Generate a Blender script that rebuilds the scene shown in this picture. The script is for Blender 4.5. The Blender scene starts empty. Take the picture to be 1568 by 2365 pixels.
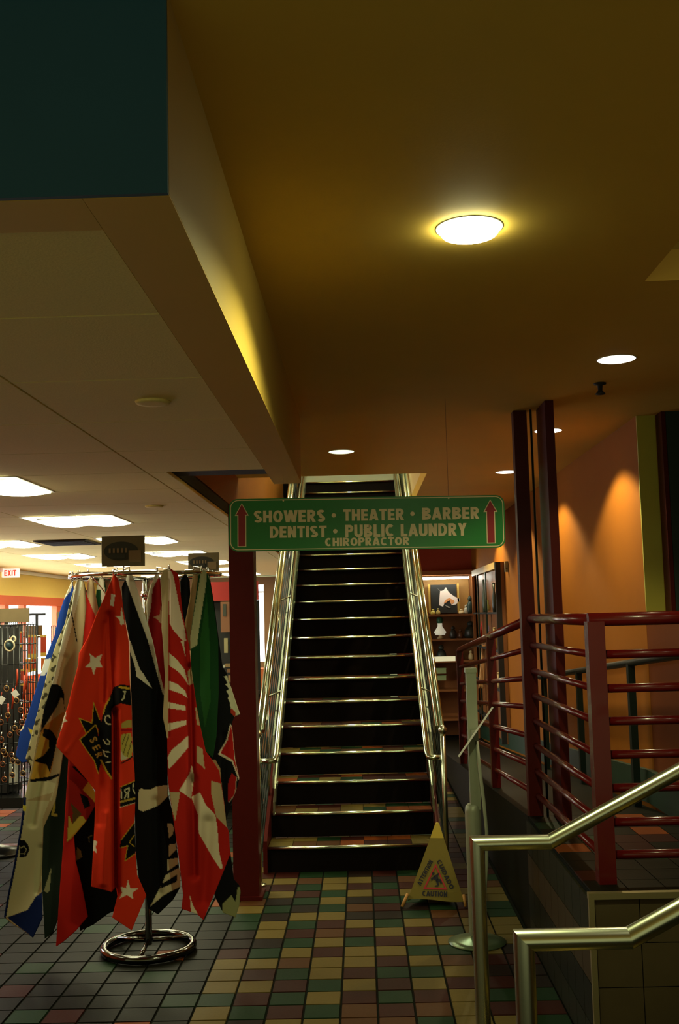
import bpy, bmesh, math, random
import numpy as np
from mathutils import Vector, Matrix

# ------------------------------------------------------------------ camera, world, large lights, exposure
SC = bpy.context.scene
COL = SC.collection
FPX, IW, IH = 2435.33, 1568.0, 2365.0
PITCH, YAW, ROLL, CAMZ = 0.0970, 0.0181, 0.02506, 1.615
_cp, _sp, _cy, _sy = math.cos(PITCH), math.sin(PITCH), math.cos(YAW), math.sin(YAW)
_fw = Vector((-_sy*_cp, _cy*_cp, _sp)); _rt = Vector((_cy, _sy, 0)); _up = _rt.cross(_fw)
_cr, _sr = math.cos(ROLL), math.sin(ROLL)
CR, CU = _rt*_cr - _up*_sr, _up*_cr + _rt*_sr
cam = bpy.data.cameras.new('camera')
cam.sensor_fit = 'VERTICAL'; cam.sensor_height = 36.0; cam.lens = 36.0*FPX/IH
cam.clip_start = 0.05; cam.clip_end = 200
camo = bpy.data.objects.new('camera', cam); COL.objects.link(camo)
m = Matrix((CR, CU, -_fw)).transposed().to_4x4(); m.translation = (0, 0, CAMZ)
camo.matrix_world = m
SC.camera = camo
SC.view_settings.view_transform = 'Standard'; SC.view_settings.look = 'None'
SC.view_settings.exposure = 0.45; SC.view_settings.gamma = 1.0
SC.view_settings.use_curve_mapping = False
wd = bpy.data.worlds.new('world'); SC.world = wd; wd.use_nodes = True
wd.node_tree.nodes['Background'].inputs[0].default_value = (0.75, 0.74, 0.36, 1)
wd.node_tree.nodes['Background'].inputs[1].default_value = 0.38

# light levels (lamp builders below read these)
LAMP_A, LAMP_B, LAMP_C = 28.0, 2.5, 1.3      # ceiling discs, emission strength
SPOT_A, SPOT_W = 68.0, 44.0                                # wall-washing recessed lamps, watts
TROFFER = 14.0                                # shop troffers, emission strength
SHAFT_W = 40.0                               # lamp at the head of the stairs, emission strength
WINDOW = 6.0                                 # daylight behind the shop windows
COFFER_W = 5.0  # unseen fill light added in the coffer, watts

ZH, ZL = 2.635, 2.295                        # high ceiling, shop ceiling
ZP = 0.60                                    # raised platform
random.seed(7); rng = np.random.default_rng(7)

def ray(x, y):
    d = CR*((x-IW/2)/FPX) - CU*((y-IH/2)/FPX) + _fw
    return d/d.y
def at(x, y, D):
    """point of the room seen at photo position x, y and standing D metres away"""
    return Vector((0, 0, CAMZ)) + ray(x, y)*D
R_ = np.array(CR); U_ = np.array(CU); F_ = np.array(_fw)
def at_np(x, y, D):
    d = (x-IW/2)[:, None]/FPX*R_ - (y-IH/2)[:, None]/FPX*U_ + F_
    d = d/d[:, 1:2]
    return np.array([0, 0, CAMZ]) + d*D[:, None]

# ------------------------------------------------------------------ materials
MATS = {}
def mat(name, col, rough=0.6, metal=0.0, var=0.0, vscale=20.0, bump=0.0, bscale=120.0, emit=None, estr=0.0, alpha=None, coat=0.0, aniso=0.0, spec=0.5):
    if name in MATS: return MATS[name]
    mt = bpy.data.materials.new(name); mt.use_nodes = True
    nt = mt.node_tree; b = nt.nodes['Principled BSDF']
    b.inputs['Base Color'].default_value = (*col, 1); b.inputs['Roughness'].default_value = rough
    b.inputs['Metallic'].default_value = metal
    b.inputs['Specular IOR Level'].default_value = spec
    if coat: b.inputs['Coat Weight'].default_value = coat; b.inputs['Coat Roughness'].default_value = 0.12
    if emit:
        b.inputs['Emission Color'].default_value = (*emit, 1); b.inputs['Emission Strength'].default_value = estr
    tc = nt.nodes.new('ShaderNodeTexCoord')
    if var:
        n = nt.nodes.new('ShaderNodeTexNoise'); n.inputs['Scale'].default_value = vscale; n.inputs['Detail'].default_value = 5
        r = nt.nodes.new('ShaderNodeMapRange'); r.inputs['To Min'].default_value = 1-var; r.inputs['To Max'].default_value = 1+var
        mx = nt.nodes.new('ShaderNodeMix'); mx.data_type = 'RGBA'; mx.blend_type = 'MULTIPLY'; mx.inputs['Factor'].default_value = 1
        mx.inputs['A'].default_value = (*col, 1)
        nt.links.new(tc.outputs['Object'], n.inputs['Vector']); nt.links.new(n.outputs['Fac'], r.inputs['Value'])
        nt.links.new(r.outputs['Result'], mx.inputs['B']); nt.links.new(mx.outputs['Result'], b.inputs['Base Color'])
    if bump:
        n2 = nt.nodes.new('ShaderNodeTexNoise'); n2.inputs['Scale'].default_value = bscale; n2.inputs['Detail'].default_value = 3
        bp = nt.nodes.new('ShaderNodeBump'); bp.inputs['Strength'].default_value = bump; bp.inputs['Distance'].default_value = 0.01
        nt.links.new(tc.outputs['Object'], n2.inputs['Vector']); nt.links.new(n2.outputs['Fac'], bp.inputs['Height'])
        nt.links.new(bp.outputs['Normal'], b.inputs['Normal'])
    MATS[name] = mt
    return mt
def emis(name, col, s):
    if name in MATS: return MATS[name]
    mt = bpy.data.materials.new(name); mt.use_nodes = True
    nt = mt.node_tree; nt.nodes.remove(nt.nodes['Principled BSDF'])
    e = nt.nodes.new('ShaderNodeEmission'); e.inputs[0].default_value = (*col, 1); e.inputs[1].default_value = s
    nt.links.new(e.outputs[0], nt.nodes['Material Output'].inputs[0])
    MATS[name] = mt; return mt
def glass(name, col=(0.9, 0.95, 0.9), rough=0.02):
    if name in MATS: return MATS[name]
    mt = bpy.data.materials.new(name); mt.use_nodes = True
    b = mt.node_tree.nodes['Principled BSDF']
    b.inputs['Base Color'].default_value = (*col, 1); b.inputs['Roughness'].default_value = rough
    b.inputs['Alpha'].default_value = 0.12
    MATS[name] = mt; return mt

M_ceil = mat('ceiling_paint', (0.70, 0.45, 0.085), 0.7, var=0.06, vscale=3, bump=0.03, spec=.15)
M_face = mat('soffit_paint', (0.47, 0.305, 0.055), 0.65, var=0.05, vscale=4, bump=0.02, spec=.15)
M_green_wall = mat('teal_paint', (0.010, 0.075, 0.14), 0.7, var=0.08, vscale=5)
M_tile_ceil = mat('acoustic_tile', (0.90, 0.76, 0.30), 0.95, var=0.10, vscale=160, bump=0.15, bscale=220)
M_joint = mat('dark_joint', (0.02, 0.018, 0.01), 0.9)
M_orange = mat('orange_paint', (0.30, 0.105, 0.011), 0.7, var=0.06, vscale=6, bump=0.03, spec=.1)
M_shopor = mat('red_orange_paint', (0.75, 0.11, 0.03), 0.6, var=0.05)
M_yellow = mat('yellow_paint', (0.85, 0.62, 0.16), 0.7, var=0.04)
M_cream = mat('cream_paint', (0.75, 0.55, 0.28), 0.6, var=0.05)
M_olive = mat('olive_trim_paint', (0.42, 0.40, 0.05), 0.6, var=0.05)
M_brown = mat('brown_paint', (0.20, 0.10, 0.03), 0.7, var=0.06)
M_maroon = mat('maroon_enamel', (0.065, 0.006, 0.004), 0.4, var=0.10, vscale=30, spec=.12)
M_redrail = mat('red_enamel', (0.085, 0.0035, 0.003), 0.25, var=0.08, vscale=40, coat=0.25, spec=.3)
M_darkrail = mat('dark_green_enamel', (0.006, 0.014, 0.010), 0.4, spec=.3)
M_steel = mat('brushed_steel', (0.60, 0.64, 0.50), 0.26, 1.0, var=0.05, vscale=60)
M_steel2 = mat('polished_steel', (0.74, 0.86, 0.66), 0.18, 1.0)
M_chrome = mat('chrome', (0.8, 0.8, 0.78), 0.08, 1.0)
M_dchrome = mat('dark_chrome', (0.10, 0.10, 0.09), 0.12, 1.0)
M_dark = mat('black_matte', (0.012, 0.012, 0.012), 0.7)
M_blackgloss = mat('black_gloss', (0.01, 0.01, 0.01), 0.25)
M_riser = mat('riser_dark', (0.005, 0.003, 0.0025), 0.7, spec=.05, var=0.2, vscale=15)
M_white = mat('white_plastic', (0.8, 0.8, 0.76), 0.4)
M_grout = mat('grout', (0.006, 0.007, 0.0045), 0.9, spec=.05)
TILEC = {
    'T': mat('tile_tan', (0.11, 0.078, 0.018), 0.5, var=0.12, vscale=45, bump=0.04, spec=0.06),
    'G': mat('tile_green', (0.009, 0.026, 0.009), 0.5, var=0.15, vscale=45, bump=0.04, spec=0.06),
    'M': mat('tile_maroon', (0.032, 0.007, 0.004), 0.5, var=0.15, vscale=45, bump=0.04, spec=0.06),
    'D': mat('tile_dark', (0.012, 0.006, 0.004), 0.5, var=0.15, vscale=45, bump=0.04, spec=0.06),
    'B': mat('tile_brown', (0.065, 0.026, 0.008), 0.5, var=0.12, vscale=45, bump=0.04, spec=0.06),
    'O': mat('tile_orange', (0.17, 0.040, 0.006), 0.5, var=0.12, vscale=45, bump=0.04, spec=0.06),
    'S': mat('tile_slate', (0.0055, 0.0055, 0.0024), 0.5, var=0.15, vscale=45, bump=0.04, spec=0.06),
}

# ------------------------------------------------------------------ mesh building
def root_loc(p):
    while p.parent: p = p.parent
    return Vector(p.location)
class MB:
    """collects shapes given in room coordinates into one mesh"""
    def __init__(s): s.v = []; s.f = []; s.smooth = []
    def add(s, vs, fs, smooth=False):
        o = len(s.v); s.v += [Vector(v) for v in vs]
        for f in fs: s.f.append([i+o for i in f]); s.smooth.append(smooth)
        return s
    def box(s, x0, x1, y0, y1, z0, z1):
        vs = [(x, y, z) for z in (z0, z1) for y in (y0, y1) for x in (x0, x1)]
        return s.add(vs, [(0, 2, 3, 1), (4, 5, 7, 6), (0, 1, 5, 4), (2, 6, 7, 3), (0, 4, 6, 2), (1, 3, 7, 5)])
    def hexa(s, bot, top):
        return s.add(list(bot)+list(top), [(3, 2, 1, 0), (4, 5, 6, 7), (0, 1, 5, 4), (1, 2, 6, 5), (2, 3, 7, 6), (3, 0, 4, 7)])
    def obox(s, c, ax, ay, az, hx, hy, hz):
        c, ax, ay, az = map(Vector, (c, ax, ay, az))
        vs = [c+ax*(i*hx)+ay*(j*hy)+az*(k*hz) for k in (-1, 1) for j in (-1, 1) for i in (-1, 1)]
        return s.add(vs, [(0, 2, 3, 1), (4, 5, 7, 6), (0, 1, 5, 4), (2, 6, 7, 3), (0, 4, 6, 2), (1, 3, 7, 5)])
    def tube(s, pts, r, n=10, cap=True, rs=None):
        pts = [Vector(p) for p in pts]; N = len(pts); o = len(s.v)
        prev = None
        for i, p in enumerate(pts):
            if i == 0: t = pts[1]-pts[0]
            elif i == N-1: t = pts[-1]-pts[-2]
            else: t = (pts[i]-pts[i-1]).normalized()+(pts[i+1]-pts[i]).normalized()
            t.normalize()
            if prev is None:
                a = Vector((0, 0, 1)) if abs(t.z) < 0.9 else Vector((1, 0, 0))
                u = t.cross(a).normalized()
            else: u = (prev - t*prev.dot(t)).normalized()
            prev = u; w = t.cross(u); rr = rs[i] if rs else r
            if 0 < i < N-1:
                c = (pts[i]-pts[i-1]).normalized().dot(t); k = 1/max(c, .5)
            else: k = 1
            for j in range(n):
                a = 2*math.pi*j/n
                s.v.append(p+(u*math.cos(a)+w*math.sin(a))*rr*(k if abs(k-1) < .5 else 1))
        for i in range(N-1):
            for j in range(n):
                s.f.append([o+i*n+j, o+i*n+(j+1) % n, o+(i+1)*n+(j+1) % n, o+(i+1)*n+j]); s.smooth.append(True)
        if cap:
            s.f.append([o+j for j in range(n)][::-1]); s.smooth.append(False)
            s.f.append([o+(N-1)*n+j for j in range(n)]); s.smooth.append(False)
        return s
    def lathe(s, c, prof, n=24, axis='z', close=False):
        c = Vector(c); o = len(s.v); N = len(prof)
        for r, h in prof:
            for j in range(n):
                a = 2*math.pi*j/n
                p = (r*math.cos(a), r*math.sin(a), h)
                if axis == 'y': p = (p[0], p[2], p[1])
                if axis == 'x': p = (p[2], p[0], p[1])
                s.v.append(c+Vector(p))
        for i in range(N-1):
            for j in range(n):
                s.f.append([o+i*n+j, o+i*n+(j+1) % n, o+(i+1)*n+(j+1) % n, o+(i+1)*n+j]); s.smooth.append(True)
        for i, rev in ((0, True), (N-1, False)):
            if prof[i][0] > 1e-6:
                f = [o+i*n+j for j in range(n)]; s.f.append(f[::-1] if rev else f); s.smooth.append(False)
        return s
    def torus(s, c, ax, R, r, n=24, k=8):
        ax = Vector(ax).normalized(); a = Vector((0, 0, 1)) if abs(ax.z) < .9 else Vector((1, 0, 0))
        u = ax.cross(a).normalized(); w = ax.cross(u); c = Vector(c); o = len(s.v)
        for i in range(n):
            t = 2*math.pi*i/n; d = u*math.cos(t)+w*math.sin(t)
            for j in range(k):
                q = 2*math.pi*j/k; s.v.append(c+d*(R+r*math.cos(q))+ax*(r*math.sin(q)))
        for i in range(n):
            for j in range(k):
                s.f.append([o+i*k+j, o+((i+1) % n)*k+j, o+((i+1) % n)*k+(j+1) % k, o+i*k+(j+1) % k]); s.smooth.append(True)
        return s
    def prism(s, poly, d):
        """poly: coplanar 3D points, extruded by vector d"""
        d = Vector(d); n = len(poly); p = [Vector(q) for q in poly]
        fs = [list(range(n))[::-1], list(range(n, 2*n))]+[(i, (i+1) % n, n+(i+1) % n, n+i) for i in range(n)]
        return s.add(p+[q+d for q in p], fs)
    def mesh(s, name, off):
        me = bpy.data.meshes.new(name)
        me.from_pydata([tuple(v-off) for v in s.v], [], s.f)
        me.polygons.foreach_set('use_smooth', s.smooth)
        me.update(); return me
    def build(s, name, material, parent=None, label=None, cat=None, group=None, kind=None, fix=True):
        if parent is None:
            xs = [v.x for v in s.v]; ys = [v.y for v in s.v]; zs = [v.z for v in s.v]
            off = Vector(((min(xs)+max(xs))/2, (min(ys)+max(ys))/2, min(zs)))
        else: off = root_loc(parent)
        me = s.mesh(name, off)
        if fix:
            bm = bmesh.new(); bm.from_mesh(me); bmesh.ops.recalc_face_normals(bm, faces=bm.faces[:]); bm.to_mesh(me); bm.free()
        me.materials.append(material)
        o = bpy.data.objects.new(name, me); COL.objects.link(o)
        if parent is None: o.location = off
        else: o.parent = parent
        tag(o, label, cat, group, kind)
        return o
def tag(o, label=None, cat=None, group=None, kind=None):
    if label: o['label'] = label
    if cat: o['category'] = cat
    if group: o['group'] = group
    if kind: o['kind'] = kind
    return o
def thing(name, loc, label, cat, group=None, kind=None):
    o = bpy.data.objects.new(name, None); COL.objects.link(o); o.location = loc
    o.empty_display_size = 0.1
    return tag(o, label, cat, group, kind)
def inst(name, me, parent, world):
    o = bpy.data.objects.new(name, me); COL.objects.link(o)
    if parent: o.parent = parent; o.location = Vector(world)-root_loc(parent)
    else: o.location = world
    return o
def struct(mb, name, material, label, parent=None):
    return mb.build(name, material, parent, label=label if parent is None else None, cat=None, kind='structure' if parent is None else None)
def arc(cx, cy, rx, ry, a0, a1, n=14):
    return [(cx+rx*math.cos(math.radians(a0+(a1-a0)*k/n)), cy+ry*math.sin(math.radians(a0+(a1-a0)*k/n))) for k in range(n+1)]
def glyph(ch, t):
    """heavy sans capital as strokes in a box one unit high: (width, [polylines])"""
    h = t/2; e = .2
    if ch == 'I': return t, [[(h, -e), (h, 1+e)]]
    if ch == 'H': return .60, [[(h, -e), (h, 1+e)], [(.6-h, -e), (.6-h, 1+e)], [(h, .5), (.6-h, .5)]]
    if ch == 'E': return .50, [[(h, -e), (h, 1+e)], [(0, h), (.5, h)], [(0, .5), (.46, .5)], [(0, 1-h), (.49, 1-h)]]
    if ch == 'L': return .47, [[(h, -e), (h, 1+e)], [(0, h), (.47, h)]]
    if ch == 'T': return .54, [[(.27, -e), (.27, 1-h)], [(0, 1-h), (.54, 1-h)]]
    if ch == 'N': return .60, [[(h, -e), (h, 1+e)], [(.6-h, -e), (.6-h, 1+e)], [(h-.08, 1.2), (.6-h+.08, -.2)]]
    if ch == 'W': return .92, [[(h-.05, 1.2), (.27, -.2)], [(.25, -.2), (.47, 1.1)], [(.45, 1.1), (.67, -.2)], [(.65, -.2), (.92-h+.05, 1.2)]]
    if ch == 'A': return .66, [[(h-.06, -.2), (.35, 1.15)], [(.31, 1.15), (.66-h+.06, -.2)], [(.15, .27), (.51, .27)]]
    if ch == 'Y': return .62, [[(h-.06, 1.2), (.31, .45)], [(.62-h+.06, 1.2), (.31, .45)], [(.31, .5), (.31, -e)]]
    if ch == 'X': return .62, [[(h-.05, -.2), (.62-h+.05, 1.2)], [(h-.05, 1.2), (.62-h+.05, -.2)]]
    if ch == 'O': return .66, [arc(.33, .5, .33-h, .5-h, 0, 360, 28)]
    if ch == 'C': return .62, [arc(.33, .5, .33-h, .5-h, 48, 312, 24)]
    if ch == 'U': return .60, [[(h, 1+e)]+arc(.3, .3, .3-h, .3-h, 180, 360, 14)+[(.6-h, 1+e)]]
    if ch == 'D': return .62, [[(h, -e), (h, 1+e)], [(0, h), (.27, h)]+arc(.27, .5, .35-h, .5-h, -90, 90, 16)+[(0, 1-h)]]
    if ch in 'PR': 
        r = [[(h, -e), (h, 1+e)], [(0, 1-h), (.30, 1-h)]+arc(.30, .70, .27-h, .30-h, 90, -90, 12)+[(0, .4+h)]]
        if ch == 'R': r.append([(.28, .45), (.60-h+.08, -.2)])
        return (.60 if ch == 'R' else .56), r
    if ch == 'B': return .60, [[(h, -e), (h, 1+e)], [(0, 1-h), (.30, 1-h)]+arc(.30, .755, .27-h, .245-h, 90, -90, 12)+[(0, .51+h*.2)], [(0, .51), (.31, .51)]+arc(.31, .255+h*.1, .29-h, .255-h, 90, -90, 12)+[(0, h)]]
    if ch == 'S': return .56, [arc(.28, .735, .28-h, .265-h, 25, 270, 18)[:-1]+arc(.28, .265, .28-h, .265-h, 90, -155, 18)]
    return .30, []
def clip_y(poly, y, keep_above):
    out = []
    for k in range(len(poly)):
        a, b = poly[k-1], poly[k]; ia, ib = (a[1] >= y) == keep_above or a[1] == y, (b[1] >= y) == keep_above or b[1] == y
        if ia != ib:
            q = (y-a[1])/(b[1]-a[1]); out.append((a[0]+(b[0]-a[0])*q, y))
        if ib: out.append(b)
    return out
def text_mesh(body, material, parent, org, ax, ay, width, height, name='lettering', t=.215, depth=0.002, gap=.075):
    """letters fitted to width x height, centred at org, reading along ax with ay up"""
    polys = []; x = 0
    for ch in body:
        w, strokes = glyph(ch, t)
        for pl in strokes:
            n = len(pl); L, Rr = [], []
            for k in range(n):
                ds = []
                if k > 0: ds.append(Vector((pl[k][0]-pl[k-1][0], pl[k][1]-pl[k-1][1])).normalized())
                if k < n-1: ds.append(Vector((pl[k+1][0]-pl[k][0], pl[k+1][1]-pl[k][1])).normalized())
                d = sum(ds, Vector((0, 0))).normalized(); kk = 1/max(.6, d.dot(ds[0]))
                nn = Vector((-d.y, d.x))*(t/2*kk)
                L.append((pl[k][0]+nn.x, pl[k][1]+nn.y)); Rr.append((pl[k][0]-nn.x, pl[k][1]-nn.y))
            for k in range(n-1):
                q = clip_y(clip_y([L[k], Rr[k], Rr[k+1], L[k+1]], 0, True), 1, False)
                if len(q) > 2: polys.append([(a+x, b) for a, b in q])
        x += w+gap
    x -= gap
    ax, ay, org = Vector(ax).normalized(), Vector(ay).normalized(), Vector(org); nz = ax.cross(ay)
    mb = MB()
    for k, q in enumerate(polys):      # overlapping strokes are layered a hair apart
        if sum(q[i-1][0]*q[i][1]-q[i][0]*q[i-1][1] for i in range(len(q))) < 0: q = q[::-1]
        mb.add([org+ax*((a/x-.5)*width)+ay*((b-.5)*height)+nz*(depth+.00008*(k % 12)) for a, b in q], [list(range(len(q)))])
    return mb.build(name, material, parent, fix=False)

# ------------------------------------------------------------------ floor
TS, X0, D0 = 0.1524, -0.4324, 6.400
floor = struct(MB().box(-4.6, 3.2, -1.2, 18.2, -0.06, -0.006), 'floor', M_grout, 'multicoloured square tile floor of the shop and walkway')
PAT = {  # rows of the walkway as laid, from the foot of the stairs towards the viewer: columns -1..4
 -2: 'TBTTDB', -1: 'MGTMGM', 0: 'TMGTMT', 1: 'DGTDGG', 2: 'GDGBMD', 3: 'DTTDDG', 4: 'TGMTGT', 5: 'TMBMTM', 6: 'DGTGMT',
 7: 'GTMTTG', 8: 'TBTTMT', 9: 'MGTMGG', 10: 'TMGTMT', 11: 'MGTMGM', 12: 'GMGBMB', 13: 'DTTBBG'}
def tcol(c, r):
    if -1 <= c <= 4 and r in PAT: return PAT[r][c+1]
    h = random.random()
    if -2 <= c <= 7:
        return 'T' if h < .32 else 'G' if h < .58 else 'M' if h < .82 else 'B' if h < .9 else 'D'
    return 'O' if h < .06 else 'M' if h < .10 else 'G' if h < .2 else 'S'
tiles = []
for c in range(-27, 24):
    for r in range(-76, 36):
        x = X0+c*TS+TS/2; y = D0-r*TS-TS/2
        if x < -4.5 or x > 3.1 or y > 18 or y < 0.9: continue
        k = tcol(c, r)
        if (x > .80 and y > 3.9 and x < 1.52): continue
        v = 0
        if -2.0 < x < .80 and 4.2 < y < 6.95: v = 1
        if v and x < -1.0 and not (4.2 < y < 5.6): v = 0
        tiles.append((v, math.hypot(x, y), x, y, k))
tiles.sort(key=lambda t: (-t[0], t[1]))
g = 0.0035
tm = {}
for k in TILEC:
    b = MB(); h = TS/2-g; e = h-.002
    b.hexa([(-h, -h, -.008), (h, -h, -.008), (h, h, -.008), (-h, h, -.008)], [(-e, -e, 0), (e, -e, 0), (e, e, 0), (-e, e, 0)])
    tm[k] = b.mesh('tile', Vector()); tm[k].materials.append(TILEC[k])
for t in tiles[:300]: inst('tile', tm[t[4]], floor, (t[2], t[3], 0))
rest = {k: MB() for k in TILEC}
me = bpy.data.meshes.new('tile_field'); V = []; Fc = []; MI = []
keys = list(TILEC)
for t in tiles[300:]:
    x, y = t[2], t[3]; o = len(V); h = TS/2-g
    V += [(x-h, y-h, 0), (x+h, y-h, 0), (x+h, y+h, 0), (x-h, y+h, 0), (x-h, y-h, -.008), (x+h, y-h, -.008), (x+h, y+h, -.008), (x-h, y+h, -.008)]
    for f in ((0, 1, 2, 3), (0, 4, 5, 1), (1, 5, 6, 2), (2, 6, 7, 3), (3, 7, 4, 0)): Fc.append([i+o for i in f]); MI.append(keys.index(t[4]))
fo = root_loc(floor)
me.from_pydata([tuple(Vector(v)-fo) for v in V], [], Fc)
for k in keys: me.materials.append(TILEC[k])
me.polygons.foreach_set('material_index', MI); me.update()
o = bpy.data.objects.new('tile_field', me); COL.objects.link(o); o.parent = floor; o['kind'] = 'stuff'

# ------------------------------------------------------------------ ceilings
hc = MB()  # unseen stretch behind the viewer, lengthened to keep world light off the floor
T = 0.10
for x0, x1, y0, y1 in ((-0.29, .919, -4.5, 5.37), (.919, 3.2, 3.25, 5.37), (2.2, 3.2, -4.5, 3.25), (.919, 2.2, -4.5, .6),
                       (-.88, 3.2, 5.37, 7.7), (.51, 3.2, 7.7, 14.2), (-4.6, -.29, -4.5, 1.61)):
    hc.box(x0, x1, y0, y1, ZH, ZH+T)
ceil = struct(hc, 'ceiling', M_ceil, 'smooth tan painted ceiling with recessed round lamps over the walkway')
# coffer at the right: a box of walls rising above the ceiling
cf = MB()
cf.box(.919, 2.2, 3.25, 3.33, ZH+T, 3.05); cf.box(.84, .919, .6, 3.33, ZH+T, 3.05); cf.box(2.2, 2.28, .6, 3.33, ZH+T, 3.05)
cf.box(.919, 2.2, .52, .6, ZH+T, 3.05); cf.box(.84, 2.28, .52, 3.33, 3.05, 3.12)
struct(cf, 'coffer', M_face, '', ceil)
# soffit: face towards the walkway, painted border, dark teal fascia towards the viewer
so = MB(); so.box(-.43, -.29, 1.63, 5.37, ZL, ZH)
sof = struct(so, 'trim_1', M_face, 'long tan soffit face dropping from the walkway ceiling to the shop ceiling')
MB().box(-4.6, -.431, 1.632, 1.77, ZL-.004, ZL+.06).build('soffit_border', M_ceil, sof)
MB().box(-.4302, -.2902, 1.632, 5.3698, ZL-.004, ZL-.0002).build('soffit_underside', M_ceil, sof)
struct(MB().box(-4.6, -.2905, 1.618, 1.629, ZL-.004, 3.4), 'wall_fascia', M_green_wall, 'dark teal fascia wall hanging at the upper left')
# shop ceiling: grid above, tiles individually
lc = MB(); lc.box(-4.6, -.88, 1.77, 18.2, ZL+.02, ZL+.08); lc.box(-.88, -.43, 1.77, 5.15, ZL+.02, ZL+.08)
lowc = struct(lc, 'ceiling.001', M_joint, 'suspended ceiling of large acoustic tiles and square light panels over the shop')
rows = [1.772]+[1.66+.637*k for k in range(1, 26)]
LROW = [i for i, y in enumerate(rows) if any(abs(y-q) < .1 for q in (4.85, 6.76, 8.67, 10.58, 12.49, 14.4, 16.31))]
lights = []
for i in range(len(rows)-1):
    y0, y1 = rows[i]+.004, rows[i+1]-.004
    cols = [(-4.45, -3.42), (-3.42, -2.2), (-2.2, -.98)]
    if i in LROW:
        cols = [(-4.45, -3.42), (-2.81, -2.2), (-1.59, -.98)]
        lights += [(-3.42, -2.81, rows[i], rows[i+1]), (-2.2, -1.59, rows[i], rows[i+1])]
    cols.append((-.98, -.43) if y1 < 5.2 else (-.98, -.885))
    for a, b_ in cols:
        MB().box(a+.004, b_-.004, y0, min(y1, 5.15) if (b_ > -.5) else y1, ZL, ZL+.018).build('ceiling_tile', M_tile_ceil, lowc)
M_trof = emis('troffer_glow', (1.0, 0.98, 0.62), TROFFER)
for k, (a, b_, y0, y1) in enumerate(lights):
    near = ['nearest', 'second', 'third', 'fourth', 'fifth', 'sixth', 'seventh'][k//2]
    side = 'row nearer the window wall' if k % 2 == 0 else 'row nearer the stairs'
    t = thing('ceiling_light', ((a+b_)/2, (y0+y1)/2, ZL-.006), f'square white troffer, {near} from the viewer in the {side}', 'light', 'square troffers in the shop ceiling')
    f = MB()
    for q in ((a, a+.02, y0, y1), (b_-.02, b_, y0, y1), (a+.02, b_-.02, y0, y0+.02), (a+.02, b_-.02, y1-.02, y1)):
        f.box(*q, ZL-.003, ZL+.012)
    f.build('frame', M_white, t)
    d = MB(); n = 12      # two-lobed diffuser
    for j in range(n):
        u0, u1 = j/n, (j+1)/n
        h = lambda u: ZL-.008-.014*abs(math.sin(2*math.pi*u))
        xa, xb = a+.02+(b_-a-.04)*u0, a+.02+(b_-a-.04)*u1
        d.add([(xa, y0+.02, h(u0)), (xb, y0+.02, h(u1)), (xb, y1-.02, h(u1)), (xa, y1-.02, h(u0))], [(0, 1, 2, 3)])
    d.add([(a+.02, y0+.02, ZL-.008), (b_-.02, y0+.02, ZL-.008), (b_-.02, y0+.02, ZL), (a+.02, y0+.02, ZL)], [(0, 1, 2, 3)])
    d.add([(a+.02, y1-.02, ZL-.008), (b_-.02, y1-.02, ZL-.008), (b_-.02, y1-.02, ZL), (a+.02, y1-.02, ZL)], [(0, 1, 2, 3)])
    d.add([(a+.02, y0+.02, ZL-.008), (a+.02, y1-.02, ZL-.008), (a+.02, y1-.02, ZL), (a+.02, y0+.02, ZL)], [(0, 1, 2, 3)])
    d.add([(b_-.02, y0+.02, ZL-.008), (b_-.02, y1-.02, ZL-.008), (b_-.02, y1-.02, ZL), (b_-.02, y0+.02, ZL)], [(0, 1, 2, 3)])
    d.build('diffuser', M_trof, t, fix=False)
def grille(x, y, label):
    t = thing('ceiling_speaker', (x, y, ZL-.008), label, 'speaker', 'round grilles in the shop ceiling')
    MB().lathe((x, y, ZL-.008), [(.035, 0), (.052, 0), (.056, .008)], 28).build('rim', M_tile_ceil, t)
    b = MB()
    for j in range(5): b.torus((x, y, ZL-.006), (0, 0, 1), .008+.007*j, .0016, 20, 5)
    b.build('grille', M_joint, t)
grille(-.635, 3.245, 'round speaker grille in the near ceiling tiles beside the soffit')
grille(-1.23, 6.30, 'small distant round grille in the tiles above the flag rack')
t = thing('air_vent', (-2.5, 8.99, ZL-.012), 'dark slotted air vent between the ceiling light panels', 'vent')
MB().box(-2.72, -2.28, 8.72, 9.26, ZL-.012, ZL-.001).build('frame', mat('vent_brown', (.03, .022, .012), .8, spec=.05), t)
for j in range(6):
    MB().box(-2.69, -2.31, 8.77+j*.08, 8.81+j*.08, ZL-.018, ZL-.013).build('slat', M_joint, t)

# ------------------------------------------------------------------ round ceiling lamps
def disc_lamp(x, y, r, s, col, label, drop=.004):
    t = thing('ceiling_lamp', (x, y, ZH-drop-.004), label, 'light', 'round recessed ceiling lamps')
    MB().lathe((x, y, ZH), [(r, -.002), (r+.004, -.002), (r+.005, .0), (r, 0)], 36).build('trim_ring', M_white, t)
    prof = [(0.0001, -drop-.004), (r*.55, -drop-.003), (r*.85, -drop*.8-.002), (r, -.002)]
    MB().lathe((x, y, ZH), prof, 36).build('lens', emis('lamp_%.2f' % s+str(col), col, s), t, fix=True)
    return t
WARMG = (0.95, 1.0, 0.62)
disc_lamp(.316, 2.738, .086, LAMP_A, WARMG, 'large glowing round ceiling lamp nearest the viewer', drop=.022)
disc_lamp(1.080, 4.290, .077, LAMP_B, (1, .95, .8), 'round ceiling lamp at the right, just before the sprinkler')
disc_lamp(-.098, 6.564, .080, LAMP_C, (.85, 1, .6), 'dim greenish round ceiling lamp above the green sign')
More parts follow.
